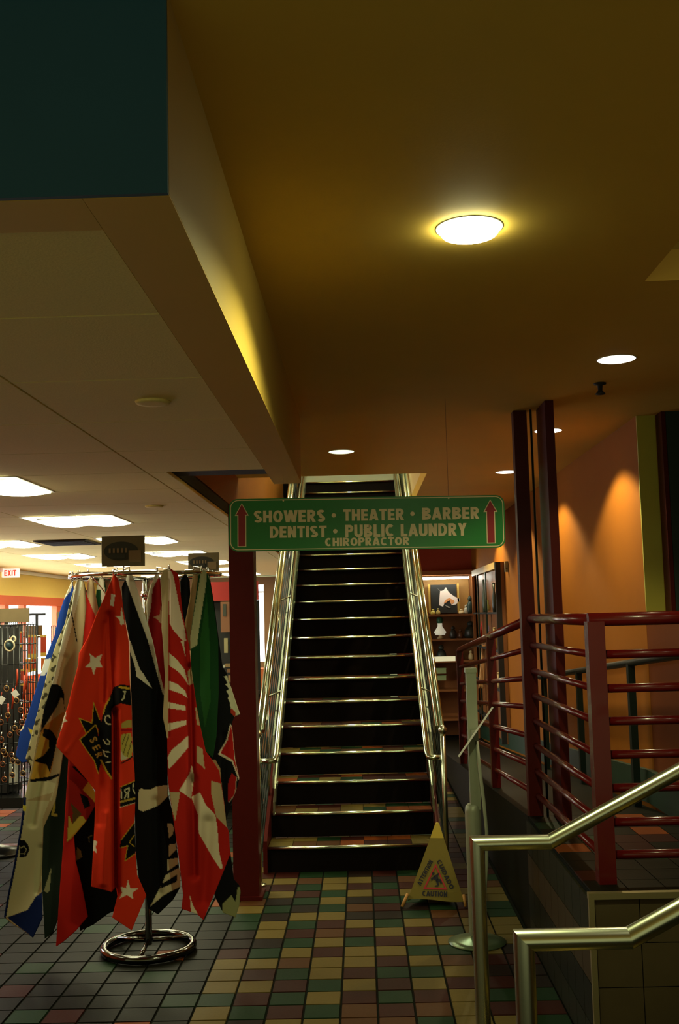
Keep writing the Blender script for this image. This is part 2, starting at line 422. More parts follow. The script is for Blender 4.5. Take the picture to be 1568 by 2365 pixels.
for y, w in ((6.0, 'just right of the red columns'), (7.76, 'just left of the red columns'), (9.52, 'hidden behind the right end of the green sign')):
    disc_lamp(1.10, y, .077, LAMP_B, (1, .95, .8), 'small bright ceiling lamp '+w)
for x, y, e, ang, bl in ((1.10, 4.29, SPOT_W*.25, 124, .28), (1.10, 6.0, SPOT_W, 124, .28), (1.10, 7.76, SPOT_W, 124, .28), (1.10, 9.52, SPOT_W, 124, .28), (1.10, 11.28, SPOT_W, 124, .28), (.316, 2.738, SPOT_A, 156, .3)):
    L = bpy.data.lights.new('lamp_beam', 'SPOT'); L.energy = e; L.spot_size = math.radians(ang); L.spot_blend = bl
    L.shadow_soft_size = .03; L.color = (1, .84, .45) if x > 1 else (.97, 1, .5)
    lo = bpy.data.objects.new('lamp_beam', L); COL.objects.link(lo); lo.location = (x, y, ZH-.03)
t = thing('sprinkler_head', (1.115, 4.75, ZH-.055), 'dark sprinkler head under the ceiling behind the right lamp', 'sprinkler')
MB().lathe((1.115, 4.75, ZH), [(.028, 0), (.028, -.006), (.012, -.010), (.010, -.035)], 16).build('body', M_dark, t)
MB().lathe((1.115, 4.75, ZH), [(.010, -.035), (.022, -.048), (.022, -.052), (.0001, -.055)], 16).build('deflector', M_dark, t)
L = bpy.data.lights.new('coffer_fill', 'AREA'); L.energy = COFFER_W; L.size = .3; L.color = (1, .95, .6)  # added fill, out of view, to brighten the coffer face
lo = bpy.data.objects.new('coffer_fill', L); COL.objects.link(lo); lo.location = (1.6, 1.6, 3.03)
t = thing('coffer_fill_panel', (1.6, 1.6, 3.035), 'unseen white panel added above the fill light in the ceiling coffer', 'light')
MB().box(1.44, 1.76, 1.44, 1.76, 3.036, 3.05).build('panel', M_white, t)

# ------------------------------------------------------------------ walls
struct(MB().box(1.5, 1.61, 5.62, 14.3, 0, ZH), 'wall_right', M_orange, 'orange painted wall beside the ramp, washed by two lamps')
struct(MB().box(1.5, 1.61, 3.98, 5.615, 0, 1.53), 'wall_right_low', mat('red_brown_wall', (.15, .040, .008), .7, var=.06, spec=.1), 'low red-brown wall behind the red railing')  # low wall set darker and redder than the orange one
struct(MB().box(1.5, 1.60, 5.604, 5.617, 1.535, ZH), 'trim_2', M_olive, 'yellow-green end strip of the orange wall')
struct(MB().box(1.626, 3.2, 5.5, 5.6, 0, ZH), 'wall_far_right', mat('dark_teal_paint', (.005, .022, .018), .7), 'dark teal wall at the right edge')
struct(MB().box(1.602, 1.624, 5.50, 5.6, 0, ZH), 'trim_3', M_maroon, 'thin dark red strip beside the teal wall')
struct(MB().box(.46, 1.62, 14.2, 14.3, 0, ZH), 'wall_back', mat('red_wall', (.42, .05, .015), .6, var=.06), 'deep red back wall above the gift cabinet')
bb = MB()
for (ya, za), (yb, zb) in (((5.62, ZP), (13.6, .02)),):
    bb.hexa([(1.47, ya, za), (1.498, ya, za), (1.498, yb, zb), (1.47, yb, zb)], [(1.47, ya, za+.17), (1.498, ya, za+.17), (1.498, yb, zb+.17), (1.47, yb, zb+.17)])
bb.box(1.47, 1.498, 4.0, 5.62, ZP, ZP+.17)
struct(bb, 'baseboard_right', mat('green_base', (.008, .035, .018), .5), 'green baseboard along the orange wall and ramp')
struct(MB().box(3.1, 3.2, -4.5, 5.5, 0, ZH), 'wall_right_block', M_brown, 'unseen brown wall added at the far right to block side light')  # added out of view to keep world light off the soffit face
# stairwell shaft above the ceilings
sh = MB(); sh.box(-.98, -.88, 7.7, 15.0, ZL+.09, 5.4); sh.box(-.98, -.88, 5.15, 7.7, ZL+.09, ZH)
shaft = struct(sh, 'wall_stair_left', M_orange, 'orange stairwell wall seen through the ceiling opening at the left')
struct(MB().box(.51, .60, 7.7, 15.0, ZH+.1, 5.4), 'wall_stair_right', M_cream, 'pale lit stairwell wall at the right of the opening')
struct(MB().box(-.98, .60, 15.0, 15.1, 2.0, 5.4), 'wall_stair_back', mat('pale_green_wall', (.72, .75, .55), .5), 'pale wall of the upper landing')
struct(MB().box(-.98, .60, 7.6, 7.7, ZH+.1, 5.4), 'wall_stair_front', M_cream, 'stairwell wall above the ceiling edge')
struct(MB().box(-.98, .60, 7.6, 15.1, 5.4, 5.5), 'ceiling.002', M_cream, 'ceiling of the stairwell')
struct(MB().box(-.98, .60, 12.32, 15.0, 3.02, 3.165), 'floor_upper', M_riser, 'upper landing at the head of the stairs')
t = thing('stair_light', (-.15, 10.2, 5.33), 'long bright lamp on the stairwell ceiling', 'light')
MB().box(-.25, -.05, 8.6, 12.4, 5.37, 5.398).build('housing', M_white, t)
MB().box(-.23, -.07, 8.62, 12.38, 5.34, 5.369).build('diffuser', emis('stair_glow', (.86, 1, .66), SHAFT_W), t)
# left and rear shop walls
wl = thing('wall_left', (-4.5, 13, 0), 'far shop wall, yellow above and red-orange below', None, kind='structure')
del_cat = None
MB().box(-4.6, -4.45, 1.77, 18.2, 1.96, ZL).build('upper_wall', M_yellow, wl)
MB().box(-4.6, -4.44, 1.77, 18.2, 1.84, 1.96).build('header', M_shopor, wl)
MB().box(-4.6, -4.45, 1.77, 18.2, 0, .85).build('lower_wall', M_shopor, wl)
for y0, y1 in ((1.77, 8.2), (9.7, 9.9), (11.4, 11.6), (13.15, 13.3), (13.9, 14.0), (15.4, 16.4), (17.6, 18.2)):
    MB().box(-4.6, -4.45, y0, y1, .85, 1.84).build('pier', M_shopor, wl)
MB().box(-4.47, -4.43, 1.77, 18.2, ZL-.05, ZL-.002).build('cove', mat('cove_white', (.9, .9, .85), .5, emit=(1, 1, .9), estr=0.0), wl)
M_day = emis('daylight', (.95, .97, 1.0), WINDOW)
wins = [(8.2, 9.7), (9.9, 11.4), (11.6, 13.15), (13.3, 13.9), (14.0, 15.4), (16.4, 17.6)]
for i, (y0, y1) in enumerate(wins):
    w = thing('window_%d' % (i+1), (-4.5, (y0+y1)/2, .85), f'bright overexposed shop window in the red-orange wall, number {i+1} from the viewer', None, kind='structure')
    MB().box(-4.54, -4.53, y0, y1, .85, 1.84).build('pane', M_day, w)
    MB().box(-4.53, -4.49, y0, y0+.04, .85, 1.84).build('window_frame', M_shopor, w)
    MB().box(-4.53, -4.49, y0+.04, y1, .85, .9).build('window_sill', M_shopor, w)
wb = thing('wall_shop_back', (-2, 18.1, 0), 'brown rear wall of the shop behind the stairs', None, kind='structure')
for x0, x1, z0, z1 in ((-4.45, -1.80, 0, ZL), (-1.66, .46, 0, ZL), (-1.80, -1.66, 0, .85), (-1.80, -1.66, 2.16, ZL)):
    MB().box(x0, x1, 18.05, 18.2, z0, z1).build('wall_panel', M_brown, wb)
w = thing('window_7', (-1.73, 18.1, .85), 'tall narrow bright window between the maroon column and the stairs', None, kind='structure')
MB().box(-1.80, -1.66, 18.15, 18.16, .85, 2.16).build('pane', M_day, w)
MB().box(-1.80, -1.66, 18.10, 18.13, 2.02, 2.05).build('window_frame', M_white, w)
struct(MB().box(-.98, -.88, 13.0, 18.05, 0, ZL), 'wall_under_stair', M_brown, 'brown wall beside the lower flight at the back of the shop')

# ------------------------------------------------------------------ staircase
NR, TR, SD = .1587, .2871, 6.846
NS = 20
SX0, SX1 = -.632, .440
st = thing('staircase', (-.1, SD, 0), 'long straight staircase with tiled treads and bright metal nosings rising through the ceiling', 'staircase')
tr_me = {}
for n in range(1, NS+1):
    y = SD+(n-1)*TR; z = n*NR
    td = MB().box(SX0, SX1, y+.012, y+TR+.012, z-.03, z-.006).build('tread', M_riser if n > 5 else M_grout, st)
    MB().box(SX0, SX1, y+.014, y+.026, z-NR, z-.03).build('riser', M_riser, st)
    MB().tube([(SX0+.002, y+.010, z-.010), (SX1-.002, y+.010, z-.010)], .0115, 12).build('nosing', M_steel2, td)
    k = 0
    for c in range(7):
        for r in range(2):
            if n > 6 and r == 1: continue
            col = random.choice('TGMTBGMO' if n < 8 else 'TGMB')
            if n <= 14:
                xx = SX0+.003+c*.1524
                MB().box(xx, min(xx+.149, SX1-.002), y+.024+r*.14, y+.160+r*.118, z-.006, z-.001).build('tile', TILEC[col], td)
def znose(y): return NR+(y-SD)*NR/TR
def slope_plate(x0, x1, ya, yb, lo, hi):
    b = MB(); b.hexa([(x0, ya, znose(ya)+lo), (x1, ya, znose(ya)+lo), (x1, yb, znose(yb)+lo), (x0, yb, znose(yb)+lo)],
                     [(x0, ya, znose(ya)+hi), (x1, ya, znose(ya)+hi), (x1, yb, znose(yb)+hi), (x0, yb, znose(yb)+hi)])
    return b
for x0, x1 in ((SX0-.028, SX0-.002), (SX1+.002, SX1+.028)):
    b = MB(); ya, yb = SD-.02, 12.6
    lo0 = 0.0
    b.hexa([(x0, ya, 0), (x1, ya, 0), (x1, SD+.45, 0), (x0, SD+.45, 0)], [(x0, ya, .20), (x1, ya, .20), (x1, SD+.45, znose(SD+.45)+.05), (x0, SD+.45, znose(SD+.45)+.05)])
    b.hexa([(x0, SD+.45, 0), (x1, SD+.45, 0), (x1, yb, znose(yb)-.28), (x0, yb, znose(yb)-.28)],
           [(x0, SD+.45, znose(SD+.45)+.05), (x1, SD+.45, znose(SD+.45)+.05), (x1, yb, znose(yb)+.05), (x0, yb, znose(yb)+.05)])
    b.build('stringer', M_maroon, st)
def balustrade(side, label):
    s = -1 if side == 'l' else 1
    xo = -.655 if s < 0 else .476        # outer plane
    xi = -.545 if s < 0 else .378        # handrail
    yp = 6.54
    t = thing('stair_railing', (xo, yp, 0), label, 'railing', 'steel railings of the staircase')
    zr = lambda y, h: -.012+h+(y-6.54)*NR/TR
    MB().tube([(xo, yp, 0), (xo, yp, .90)], .016, 12).build('post', M_steel, t)
    MB().lathe((xo, yp, 0), [(.04, 0), (.04, .008), (.018, .014)], 18).build('base_plate', M_steel, t)
    yq = 12.7
    for dx in (0, .030*-s):
        MB().tube([(xo+dx, yp+.02, zr(yp, .925)), (xo+dx, yq, zr(yq, .925))], .0145, 12).build('top_rail', M_steel2, t)
    MB().lathe((xo, yp, .90), [(.012, -.03), (.026, -.012), (.028, .008), (.012, .026), (.001, .03)], 16).build('end_cap', M_steel, t)
    # handrail with returned end
    MB().tube([(xo, yp+.01, .735), (xi-.03*s*-1*0+(.03*s), yp+.005, .735), (xi+.008*s, yp+.015, .740), (xi, yp+.06, .765), (xi, yq, zr(yq, .76))], .0155, 12).build('handrail', M_steel2, t)
    for k in range(7):                  # slope-parallel infill rods in the outer plane
        h = .11+.11*k
        MB().tube([(xo, yp, max(.02, zr(yp, h))), (xo, yq, zr(yq, h))], .0055, 6).build('infill_rod', M_darkrail, t)
    # ribbed steel panels between the rails
    xp = -.605 if s < 0 else .430
    segs = [(6.98, 7.22), (7.24, 8.42), (8.44, 9.9), (9.92, 11.4), (11.42, 12.7)]
    for ya, yb in segs:
        b = MB()
        for j in range(6):
            lo = .10+.085*j
            x0 = xp+(-s)*.006*(j % 2)
            q = slope_plate(min(x0, x0+.012), max(x0, x0+.012), ya, yb, lo, lo+.083)
            b.add(q.v, q.f)
        b.build('infill_panel', M_steel, t)
    for y in (7.23, 8.43, 9.91, 11.41):
        MB().tube([(xo, y, znose(y)-.03), (xo, y, zr(y, .91))], .011, 8).build('baluster', M_steel, t)
        MB().tube([(xo, y, zr(y, .70)), (xi, y, zr(y, .745))], .006, 8).build('bracket', M_steel, t)
    return t
balustrade('l', 'steel railing on the left side of the staircase beside the maroon column')
balustrade('r', 'steel railing on the right side of the staircase beside the yellow caution cone')

# ------------------------------------------------------------------ hanging sign
sg = thing('hanging_sign', (.037, 5.0, 1.919), 'green hanging sign with red up arrows and lettering SHOWERS THEATER BARBER DENTIST', 'sign')
SGT = .0118
sx, sz = Vector((math.cos(SGT), 0, -math.sin(SGT))), Vector((math.sin(SGT), 0, math.cos(SGT)))
SC0 = Vector((.037, 5.0, 2.0445)); SW, SH = 1.312, .252
PXM = 5.0/FPX*.999
def sgp(px, py, d=0):      # photo offset from the sign's upper left corner, along its edges
    return SC0 + sx*(-SW/2+px*PXM) + sz*(SH/2-py*PXM) + Vector((0, d, 0))
def rrect(w, h, r, n=8):
    out = []
    for cx, cz, a0 in ((w/2-r, h/2-r, 0), (-w/2+r, h/2-r, 90), (-w/2+r, -h/2+r, 180), (w/2-r, -h/2+r, 270)):
        for i in range(n+1):
            a = math.radians(a0+90*i/n); out.append((cx+r*math.cos(a), cz+r*math.sin(a)))
    return out
M_sgreen = mat('sign_green', (.005, .24, .032), .35, var=.05)
M_stan = mat('sign_cream', (.92, .80, .48), .5)
M_sred = mat('sign_red', (.33, .006, .010), .45)
sgpan = MB().prism([SC0+sx*a+sz*c for a, c in rrect(SW, SH, .042)], (0, .012, 0)).build('panel', M_sgreen, sg)
b = MB(); o_, i_ = rrect(SW-.012, SH-.012, .038), rrect(SW-.020, SH-.020, .034); n = len(o_)
b.add([SC0+sx*a+sz*c+Vector((0, -.0015, 0)) for a, c in o_+i_], [(j, (j+1) % n, n+(j+1) % n, n+j) for j in range(n)])
b.build('border', M_stan, sgpan)
def word(w, xa, xb, yc, h): text_mesh(w, M_stan, sgpan, sgp((xa+xb)/2-527, yc, 0), sx, sz, (xb-xa)*PXM, h*PXM, depth=.002)
for w, xa, xb, yc, h in (('SHOWERS', 585, 751, 42.5, 28), ('THEATER', 793, 934, 42, 27), ('BARBER', 976, 1108, 41.5, 28),
                         ('DENTIST', 622, 754, 79, 27), ('PUBLIC LAUNDRY', 797, 1078, 79, 29), ('CHIROPRACTOR', 750, 945, 104, 19)):
    word(w, xa, xb, yc, h)
for px, py in ((771, 42), (953.5, 41), (774, 79)):
    c = sgp(px-527, py, -.002); MB().add([c+sx*(.0105*math.cos(a))+sz*(.0105*math.sin(a)) for a in [2*math.pi*k/20 for k in range(20)]], [list(range(20))]).build('bullet', M_stan, sgpan)
for cx in (557-527, 1134-527):
    for grow, mt_, d in ((2.2, M_stan, -.0015), (0, M_sred, -.0028)):
        g_ = grow; tip = 13-g_*1.3; hd = 37.5+g_; bt = 110.5+g_; hw = 13+g_*1.5; sw = 8+g_
        pts = [(cx, tip), (cx+hw, hd), (cx+sw, hd), (cx+sw, bt), (cx-sw, bt), (cx-sw, hd), (cx-hw, hd)]
        MB().prism([sgp(x, y, d) for x, y in pts], (0, .0008, 0)).build('arrow', mt_, sgpan)
for px, zt in ((654, ZL-.005), (1038, ZH)):
    p = sgp(px-527, 6, .006); MB().tube([p, (p.x, p.y, zt)], .0008, 6).build('hanger_wire', M_dark, sg)
    MB().lathe((p.x, p.y-.007, p.z), [(.004, 0), (.004, -.003)], 10, axis='y').build('bolt', M_stan, sg)

# ------------------------------------------------------------------ columns
cl = thing('column', (-.70, 6.3, 0), 'glossy maroon square column between the flag rack and the stairs', 'column', None)
MB().box(-.775, -.628, 6.22, 6.37, 0, 2.285).build('shaft', M_maroon, cl)
MB().box(-.795, -.608, 6.20, 6.39, 0, .02).build('base_plate', M_maroon, cl)
c1 = thing('column.001', (.845, 5.39, ZP), 'slim dark red column left of the pair at the ramp railing', 'column', 'pair of slim red columns')
MB().box(.806, .874, 5.35, 5.42, ZP-.04, ZH-.001).build('shaft', M_maroon, c1)
c2 = thing('column.002', (.945, 5.22, ZP), 'deep dark red column right of the pair at the ramp railing', 'column', 'pair of slim red columns')
MB().box(.925, .968, 5.11, 5.36, ZP, ZH-.001).build('shaft', M_maroon, c2)
MB().tube([(.893, 5.34, ZP), (.893, 5.34, ZH-.001)], .006, 8).build('conduit_pipe', M_darkrail, None, label='thin dark conduit pipe between the two slim red columns', cat='pipe')

# ------------------------------------------------------------------ raised platform, ramp and their tiles
plat = thing('platform', (1.15, 4.6, 0), 'raised tiled platform with a ramp falling away behind it', 'platform')
MB().box(.80, 1.497, 3.91, 5.36, 0, ZP-.008).build('body', M_grout, plat)
b = MB(); b.hexa([(.80, 5.362, 0), (1.467, 5.362, 0), (1.467, 13.6, 0), (.80, 13.6, 0)], [(.80, 5.362, ZP-.002), (1.467, 5.362, ZP-.002), (1.467, 13.6, .004), (.80, 13.6, .004)])
b.build('ramp', TILEC['S'], plat)
for c in range(5):
    for r in range(9):
        x0 = .803+c*.1385; y0 = 3.93+r*.158
        inst_k = random.choice('SSGOSSMS')
        MB().box(x0, x0+.135, y0, y0+.154, ZP-.008, ZP).build('tile', TILEC[inst_k], plat)
M_wt = mat('wall_tile', (.070, .052, .024), .4, var=.10, vscale=18, bump=.03, spec=.15)
M_wd = mat('side_tile', (.045, .045, .025), .3, var=.25, vscale=12)
for c in range(5):
    for r in range(4):
        x0 = .806+c*.160; z1 = ZP-.022-r*.152
        MB().box(x0, min(x0+.156, 1.497), 3.898, 3.909, max(z1-.148, .001), z1).build('wall_tile', M_wt, plat)
for c in range(9):
    for r in range(4):
        y0 = 3.92+c*.160; z1 = ZP-.022-r*.152
        MB().box(.788, .799, y0, y0+.156, max(z1-.148, .001), z1).build('side_tile', mat('side_tile_%d' % ((c*3+r) % 3), ((.016, .018, .010), (.045, .032, .016), (.010, .012, .007))[(c*3+r) % 3], .4, var=.2, spec=.1), plat)
MB().box(.782, 1.497, 3.886, 3.915, ZP-.018, ZP+.004).build('edge_trim', mat('trim_metal', (.25, .21, .10), .45, .6), plat)
MB().box(.782, .802, 3.886, 3.906, 0, ZP-.018).build('corner_trim', mat('trim_metal', (.25, .21, .10), .45, .6), plat)

# red pipe guard railing on the platform
RH = [1.572, 1.440, 1.312, 1.190, 1.066, .943, .818, .700]
gr = thing('guard_railing', (.885, 4.05, ZP), 'red pipe guard railing with eight bars around the platform corner', 'railing', 'red pipe railings')
MB().box(.852, .916, 4.02, 4.084, ZP, 1.565).build('post', M_redrail, gr)
MB().box(1.40, 1.464, 4.02, 4.084, ZP, 1.565).build('post', M_redrail, gr)
for i, z in enumerate(RH):
    r = .026 if i == 0 else .0165
    MB().tube([(.86 if i == 0 else .912, 4.052, z), (1.41 if i else 1.49, 4.052, z)], r, 14).build('rail', M_redrail, gr)
    MB().tube([(.876, 4.08, z), (.852, 5.34, z)], r*.9, 12).build('side_rail', M_redrail, gr)
rr = thing('ramp_railing', (.84, 7.3, 0), 'red pipe railing descending along the ramp to the gift cabinet', 'railing', 'red pipe railings')
zramp = lambda y: ZP*(13.6-y)/(13.6-5.362)
for h in (.965, .82, .675, .53, .385, .24, .11):
    MB().tube([(.84, 5.43, zramp(5.43)+h), (.84, 9.2, zramp(9.2)+h)], .024 if h > .9 else .0155, 10).build('rail', M_redrail, rr)
for y in (6.95, 9.2):
    MB().box(.812, .868, y-.028, y+.028, zramp(y), zramp(y)+.96).build('post', M_redrail, rr)
dr = thing('wall_side_railing', (1.42, 6, ZP), 'dark green handrail on posts along the orange wall', 'railing')
MB().tube([(1.42, 4.25, 1.415), (1.42, 4.75, 1.40), (1.42, 8.6, 1.075)], .02, 10).build('rail', M_darkrail, dr)
for y in (4.3, 5.68, 7.05, 8.4):
    zz = 1.40-(max(y, 4.75)-4.75)*.0844
    MB().box(1.402, 1.438, y-.022, y+.022, zramp(max(y, 5.362)) if y > 5.362 else ZP, zz).build('post', M_darkrail, dr)

# ------------------------------------------------------------------ front steps and steel handrails at the lower right
fs = thing('front_steps', (1.1, 2.8, 0), 'dark tiled steps with yellow nosings at the lower right corner', 'steps')
for i in range(4):
    x0 = .55+.30*i; z = .15*(i+1)
    MB().box(x0, 2.4 if i == 3 else x0+.30, 2.2, 3.36, 0, z-.004).build('step', M_grout, fs)
    MB().box(x0, x0+.035, 2.2, 3.36, z-.004, z+.002).build('nosing', mat('nosing_yellow', (.65, .42, .04), .5), fs)
    MB().box(x0+.035, x0+.298, 2.2, 3.36, z-.004, z).build('step_tile', TILEC['S'], fs)
def handrail(D, xa, label, ylo):
    t = thing('stair_handrail', (xa, D, 0), label, 'handrail', 'steel handrails of the front steps')
    z = .916; r = .0225; xb = .551
    xe = 1.75; ze = z+(xe-xb)*.505
    p = [Vector((xa, D, .005)), Vector((xa, D, z)), Vector((xb, D, z)), Vector((xe, D, ze))]
    for a, nm in ((0, 'post'), (1, 'rail'), (2, 'sloped_rail')):      # straight pipes cut and welded at mitred corners
        d = (p[a+1]-p[a]).normalized(); v = Vector((0, 1, 0)); u = d.cross(v); mb = MB(); n = 24
        for e in (a, a+1):
            if 0 < e < 3: pn = ((p[e]-p[e-1]).normalized()+(p[e+1]-p[e]).normalized()).normalized()
            else: pn = d
            for j in range(n):
                q = p[e]+(u*math.cos(2*math.pi*j/n)+v*math.sin(2*math.pi*j/n))*r
                mb.v.append(q+d*((p[e]-q).dot(pn)/d.dot(pn)))
        for j in range(n): mb.f.append([j, (j+1) % n, n+(j+1) % n, n+j]); mb.smooth.append(True)
        mb.build(nm, M_steel, t)
    MB().lathe((xa, D, 0), [(.05, 0), (.05, .008), (.03, .012)], 20).build('base_plate', M_steel, t)
    xm = 1.5; zm = z+(xm-xb)*.505
    MB().tube([(xm, D, .6), (xm, D, zm)], r, 16).build('post', M_steel, t)
    return t
handrail(3.28, .331, 'brushed steel handrail nearest the green floor stand', 0)
handrail(2.33, .327, 'brushed steel handrail nearest the viewer at the lower right', 0)

# ------------------------------------------------------------------ floor stand with slanted plate
M_stand = mat('stand_grey', (.26, .29, .20), .45, .3, var=.08)
fsd = thing('floor_stand', (.525, 5.36, 0), 'grey floor stand with round base, thick sleeve and thin slanted plate', 'stand')
MB().lathe((.525, 5.36, 0), [(.14, 0), (.142, .006), (.10, .016), (.04, .030), (.03, .034)], 36).build('base', mat('stand_base', (.15, .21, .12), .3, .6), fsd)
MB().lathe((.527, 5.36, 0), [(.030, .02), (.040, .05), (.040, .63), (.036, .655), (.025, .665)], 20).build('sleeve', M_stand, fsd)
MB().box(.516, .5655, 5.335, 5.385, .64, 1.325).build('pole', M_stand, fsd)
MB().box(.512, .5695, 5.331, 5.389, 1.31, 1.332).build('cap', M_stand, fsd)
p0, p1 = at(1060, 1746, 5.28), at(1138, 1633, 5.28)
dx = (p1-p0).normalized(); pv = ray(1099, 1690).normalized(); pv = (pv-dx*pv.dot(dx)).normalized(); MB().obox((p0+p1)/2, dx, pv, dx.cross(pv), (p1-p0).length/2, .07, .0045).build('slanted_plate', M_white, fsd)
MB().box(.53, .555, 5.30, 5.335, .99, 1.03).build('bracket', M_stand, fsd)
cb = [at(1101, 1712, 5.33), at(1108, 1780, 5.30), at(1117, 1850, 5.30), at(1124, 1920, 5.31), at(1124, 2000, 5.33), at(1118, 2080, 5.36), at(1112, 2130, 5.40)]
MB().tube(cb, .0085, 8).build('cable', mat('cable_grey', (.32, .36, .26), .5), fsd)

# ------------------------------------------------------------------ caution cone
cn = thing('caution_cone', (.37, 6.13, 0), 'yellow folding caution cone with a red triangle and slipping figure', 'cone')
M_cy = mat('cone_yellow', (.19, .145, .013), .7, var=.08, bump=.05, bscale=60)
M_cy2 = mat('cone_cap_yellow', (.50, .36, .015), .5)
M_ink = mat('cone_ink', (.006, .006, .02), .7)
BL, BR_, AP = at(942, 2077, 6.02), at(1071, 2079, 6.00), at(1010, 1890, 6.15)
BK = Vector(((BL.x+BR_.x)/2+.01, 6.36, .03))
def tri_face(a, b_, n=10, sag=.012):
    mb = MB(); ta, tb = wp(a), wp(b_)
    for j in range(n+1):
        for i in range(n+1):
            u, v = i/n, j/n; p = (a*(1-u)+b_*u)*(1-v)+(ta*(1-u)+tb*u)*v
            if j == 0: p = p+Vector((0, 0, -sag*math.sin(math.pi*u)*.6+.008*math.sin(5*u)))
            mb.v.append(p)
    for j in range(n):
        for i in range(n):
            mb.f.append([j*(n+1)+i, j*(n+1)+i+1, (j+1)*(n+1)+i+1, (j+1)*(n+1)+i]); mb.smooth.append(False)
    return mb
tl = .93
wp = lambda a: a+(AP-a)*tl
for a, b_ in ((BL, BR_), (BR_, BK), (BK, BL)):
    f = tri_face(a, b_).build('fabric_side', M_cy, cn)
    if a is BL: cnf = f
k0 = .76
b = MB(); e = 1.03
base = [AP+(q-AP)*(1-k0)*e for q in (BL, BR_, BK)]
top = [AP+(q-AP)*.068+Vector((0, 0, .004)) for q in (BL, BR_, BK)]
b.add(base+top, [(0, 1, 4, 3), (1, 2, 5, 4), (2, 0, 3, 5), (3, 4, 5)]); b.build('cap', M_cy2, cn)
M_leg = mat('cone_leg', (.45, .22, .05), .5)
for q, px in ((BL, (928, 2089)), (BR_, (1076, 2096))):
    p = at(px[0], px[1], q.y-.03); p.z = .006
    MB().tube([q+Vector((0, 0, .03)), p], .009, 8).build('leg', M_leg, cn)
MB().tube([BK+Vector((0, 0, .02)), BK+Vector((0, .03, -.024))], .009, 8).build('leg', M_leg, cn)
# printed face: affine map from a close-up of the photo (900..1120, 1880..2120 at 7.13x) onto the front face
zA, zB, zP = np.array((300, 1405)), np.array((1220, 1420)), np.array((782, 72))
Mi = np.linalg.inv(np.c_[zB-zA, zP-zA].astype(float))
nrm = (BR_-BL).cross(AP-BL).normalized()
def cf_(x, y, d=.003):
    u, v = Mi @ (np.array((x, y), float)-zA); return BL+(BR_-BL)*float(u)+(AP-BL)*float(v)+nrm*d
axx = (BR_-BL).normalized(); axy = nrm.cross(axx).normalized()
mpp = (BR_-BL).length/920.
def ctext(w, x, y, ang, wd_, h):
    a = math.radians(ang); X = axx*math.cos(a)+axy*math.sin(a); Y = -axx*math.sin(a)+axy*math.cos(a)
    text_mesh(w, M_ink, cnf, cf_(x, y, 0), X, Y, wd_*mpp, h*mpp, depth=.0035, t=.2)
ctext('CAUTION', 742, 1318, -1, 410, 82)
ctext('CUIDADO', 918, 1005, -64, 500, 76)
ctext('ATTENTION', 580, 975, 61, 440, 72)
to_, ti_ = [(755, 828), (548, 1243), (948, 1256)], [(755, 885), (595, 1212), (905, 1222)]
b = MB(); b.add([cf_(*q) for q in to_+ti_], [(0, 1, 4, 3), (1, 2, 5, 4), (2, 0, 3, 5)]); b.build('warning_triangle', mat('cone_red', (.42, .01, .02), .6), cnf)
b = MB()
def cpoly(pts): b.add([cf_(*q) for q in pts], [list(range(len(pts)))])
cpoly([(715+24*math.cos(a), 990+24*math.sin(a)) for a in np.linspace(0, 6.28, 13)[:-1]])
cpoly([(735, 1020), (790, 1000), (800, 1060), (790, 1110), (740, 1100), (720, 1060)])
cpoly([(675, 1075), (735, 1025), (748, 1042), (690, 1110)])
cpoly([(780, 1000), (805, 975), (815, 990), (795, 1030)])
cpoly([(760, 1100), (800, 1070), (850, 1090), (862, 1150), (840, 1165), (822, 1120), (790, 1135)])
cpoly([(755, 1100), (795, 1120), (815, 1165), (800, 1200), (740, 1205), (742, 1185), (785, 1175)])
b.build('slipping_figure', M_ink, cnf)

# ------------------------------------------------------------------ flag rack
RX, RY, RZ, RR = -1.085, 5.33, 1.835, .375
rk = thing('flag_rack', (RX, RY, 0), 'round chrome garment rack holding printed flags', 'rack')
MB().torus((RX, RY, .022), (0, 0, 1), .215, .020, 48, 10).build('base_ring', M_dchrome, rk)
for a in (30, 150, 270):
    ca, sa = math.cos(math.radians(a)), math.sin(math.radians(a))
    MB().tube([(RX+.02*ca, RY+.02*sa, .05), (RX+.2*ca, RY+.2*sa, .03)], .011, 10).build('base_arm', M_dchrome, rk)
MB().tube([(RX, RY, .03), (RX, RY, RZ-.02)], .017, 14).build('pole', M_chrome, rk)
MB().lathe((RX, RY, RZ-.11), [(.018, 0), (.026, .005), (.026, .03), (.018, .035)], 16).build('collar', M_chrome, rk)
MB().torus((RX, RY, RZ), (0, 0, 1), RR, .0095, 56, 10).build('ring', M_chrome, rk)
for a in (0, 60, 120, 180, 240, 300):
    ca, sa = math.cos(math.radians(a+12)), math.sin(math.radians(a+12))
    MB().tube([(RX, RY, RZ-.015), (RX+RR*ca, RY+RR*sa, RZ)], .006, 8).build('spoke', M_chrome, rk)
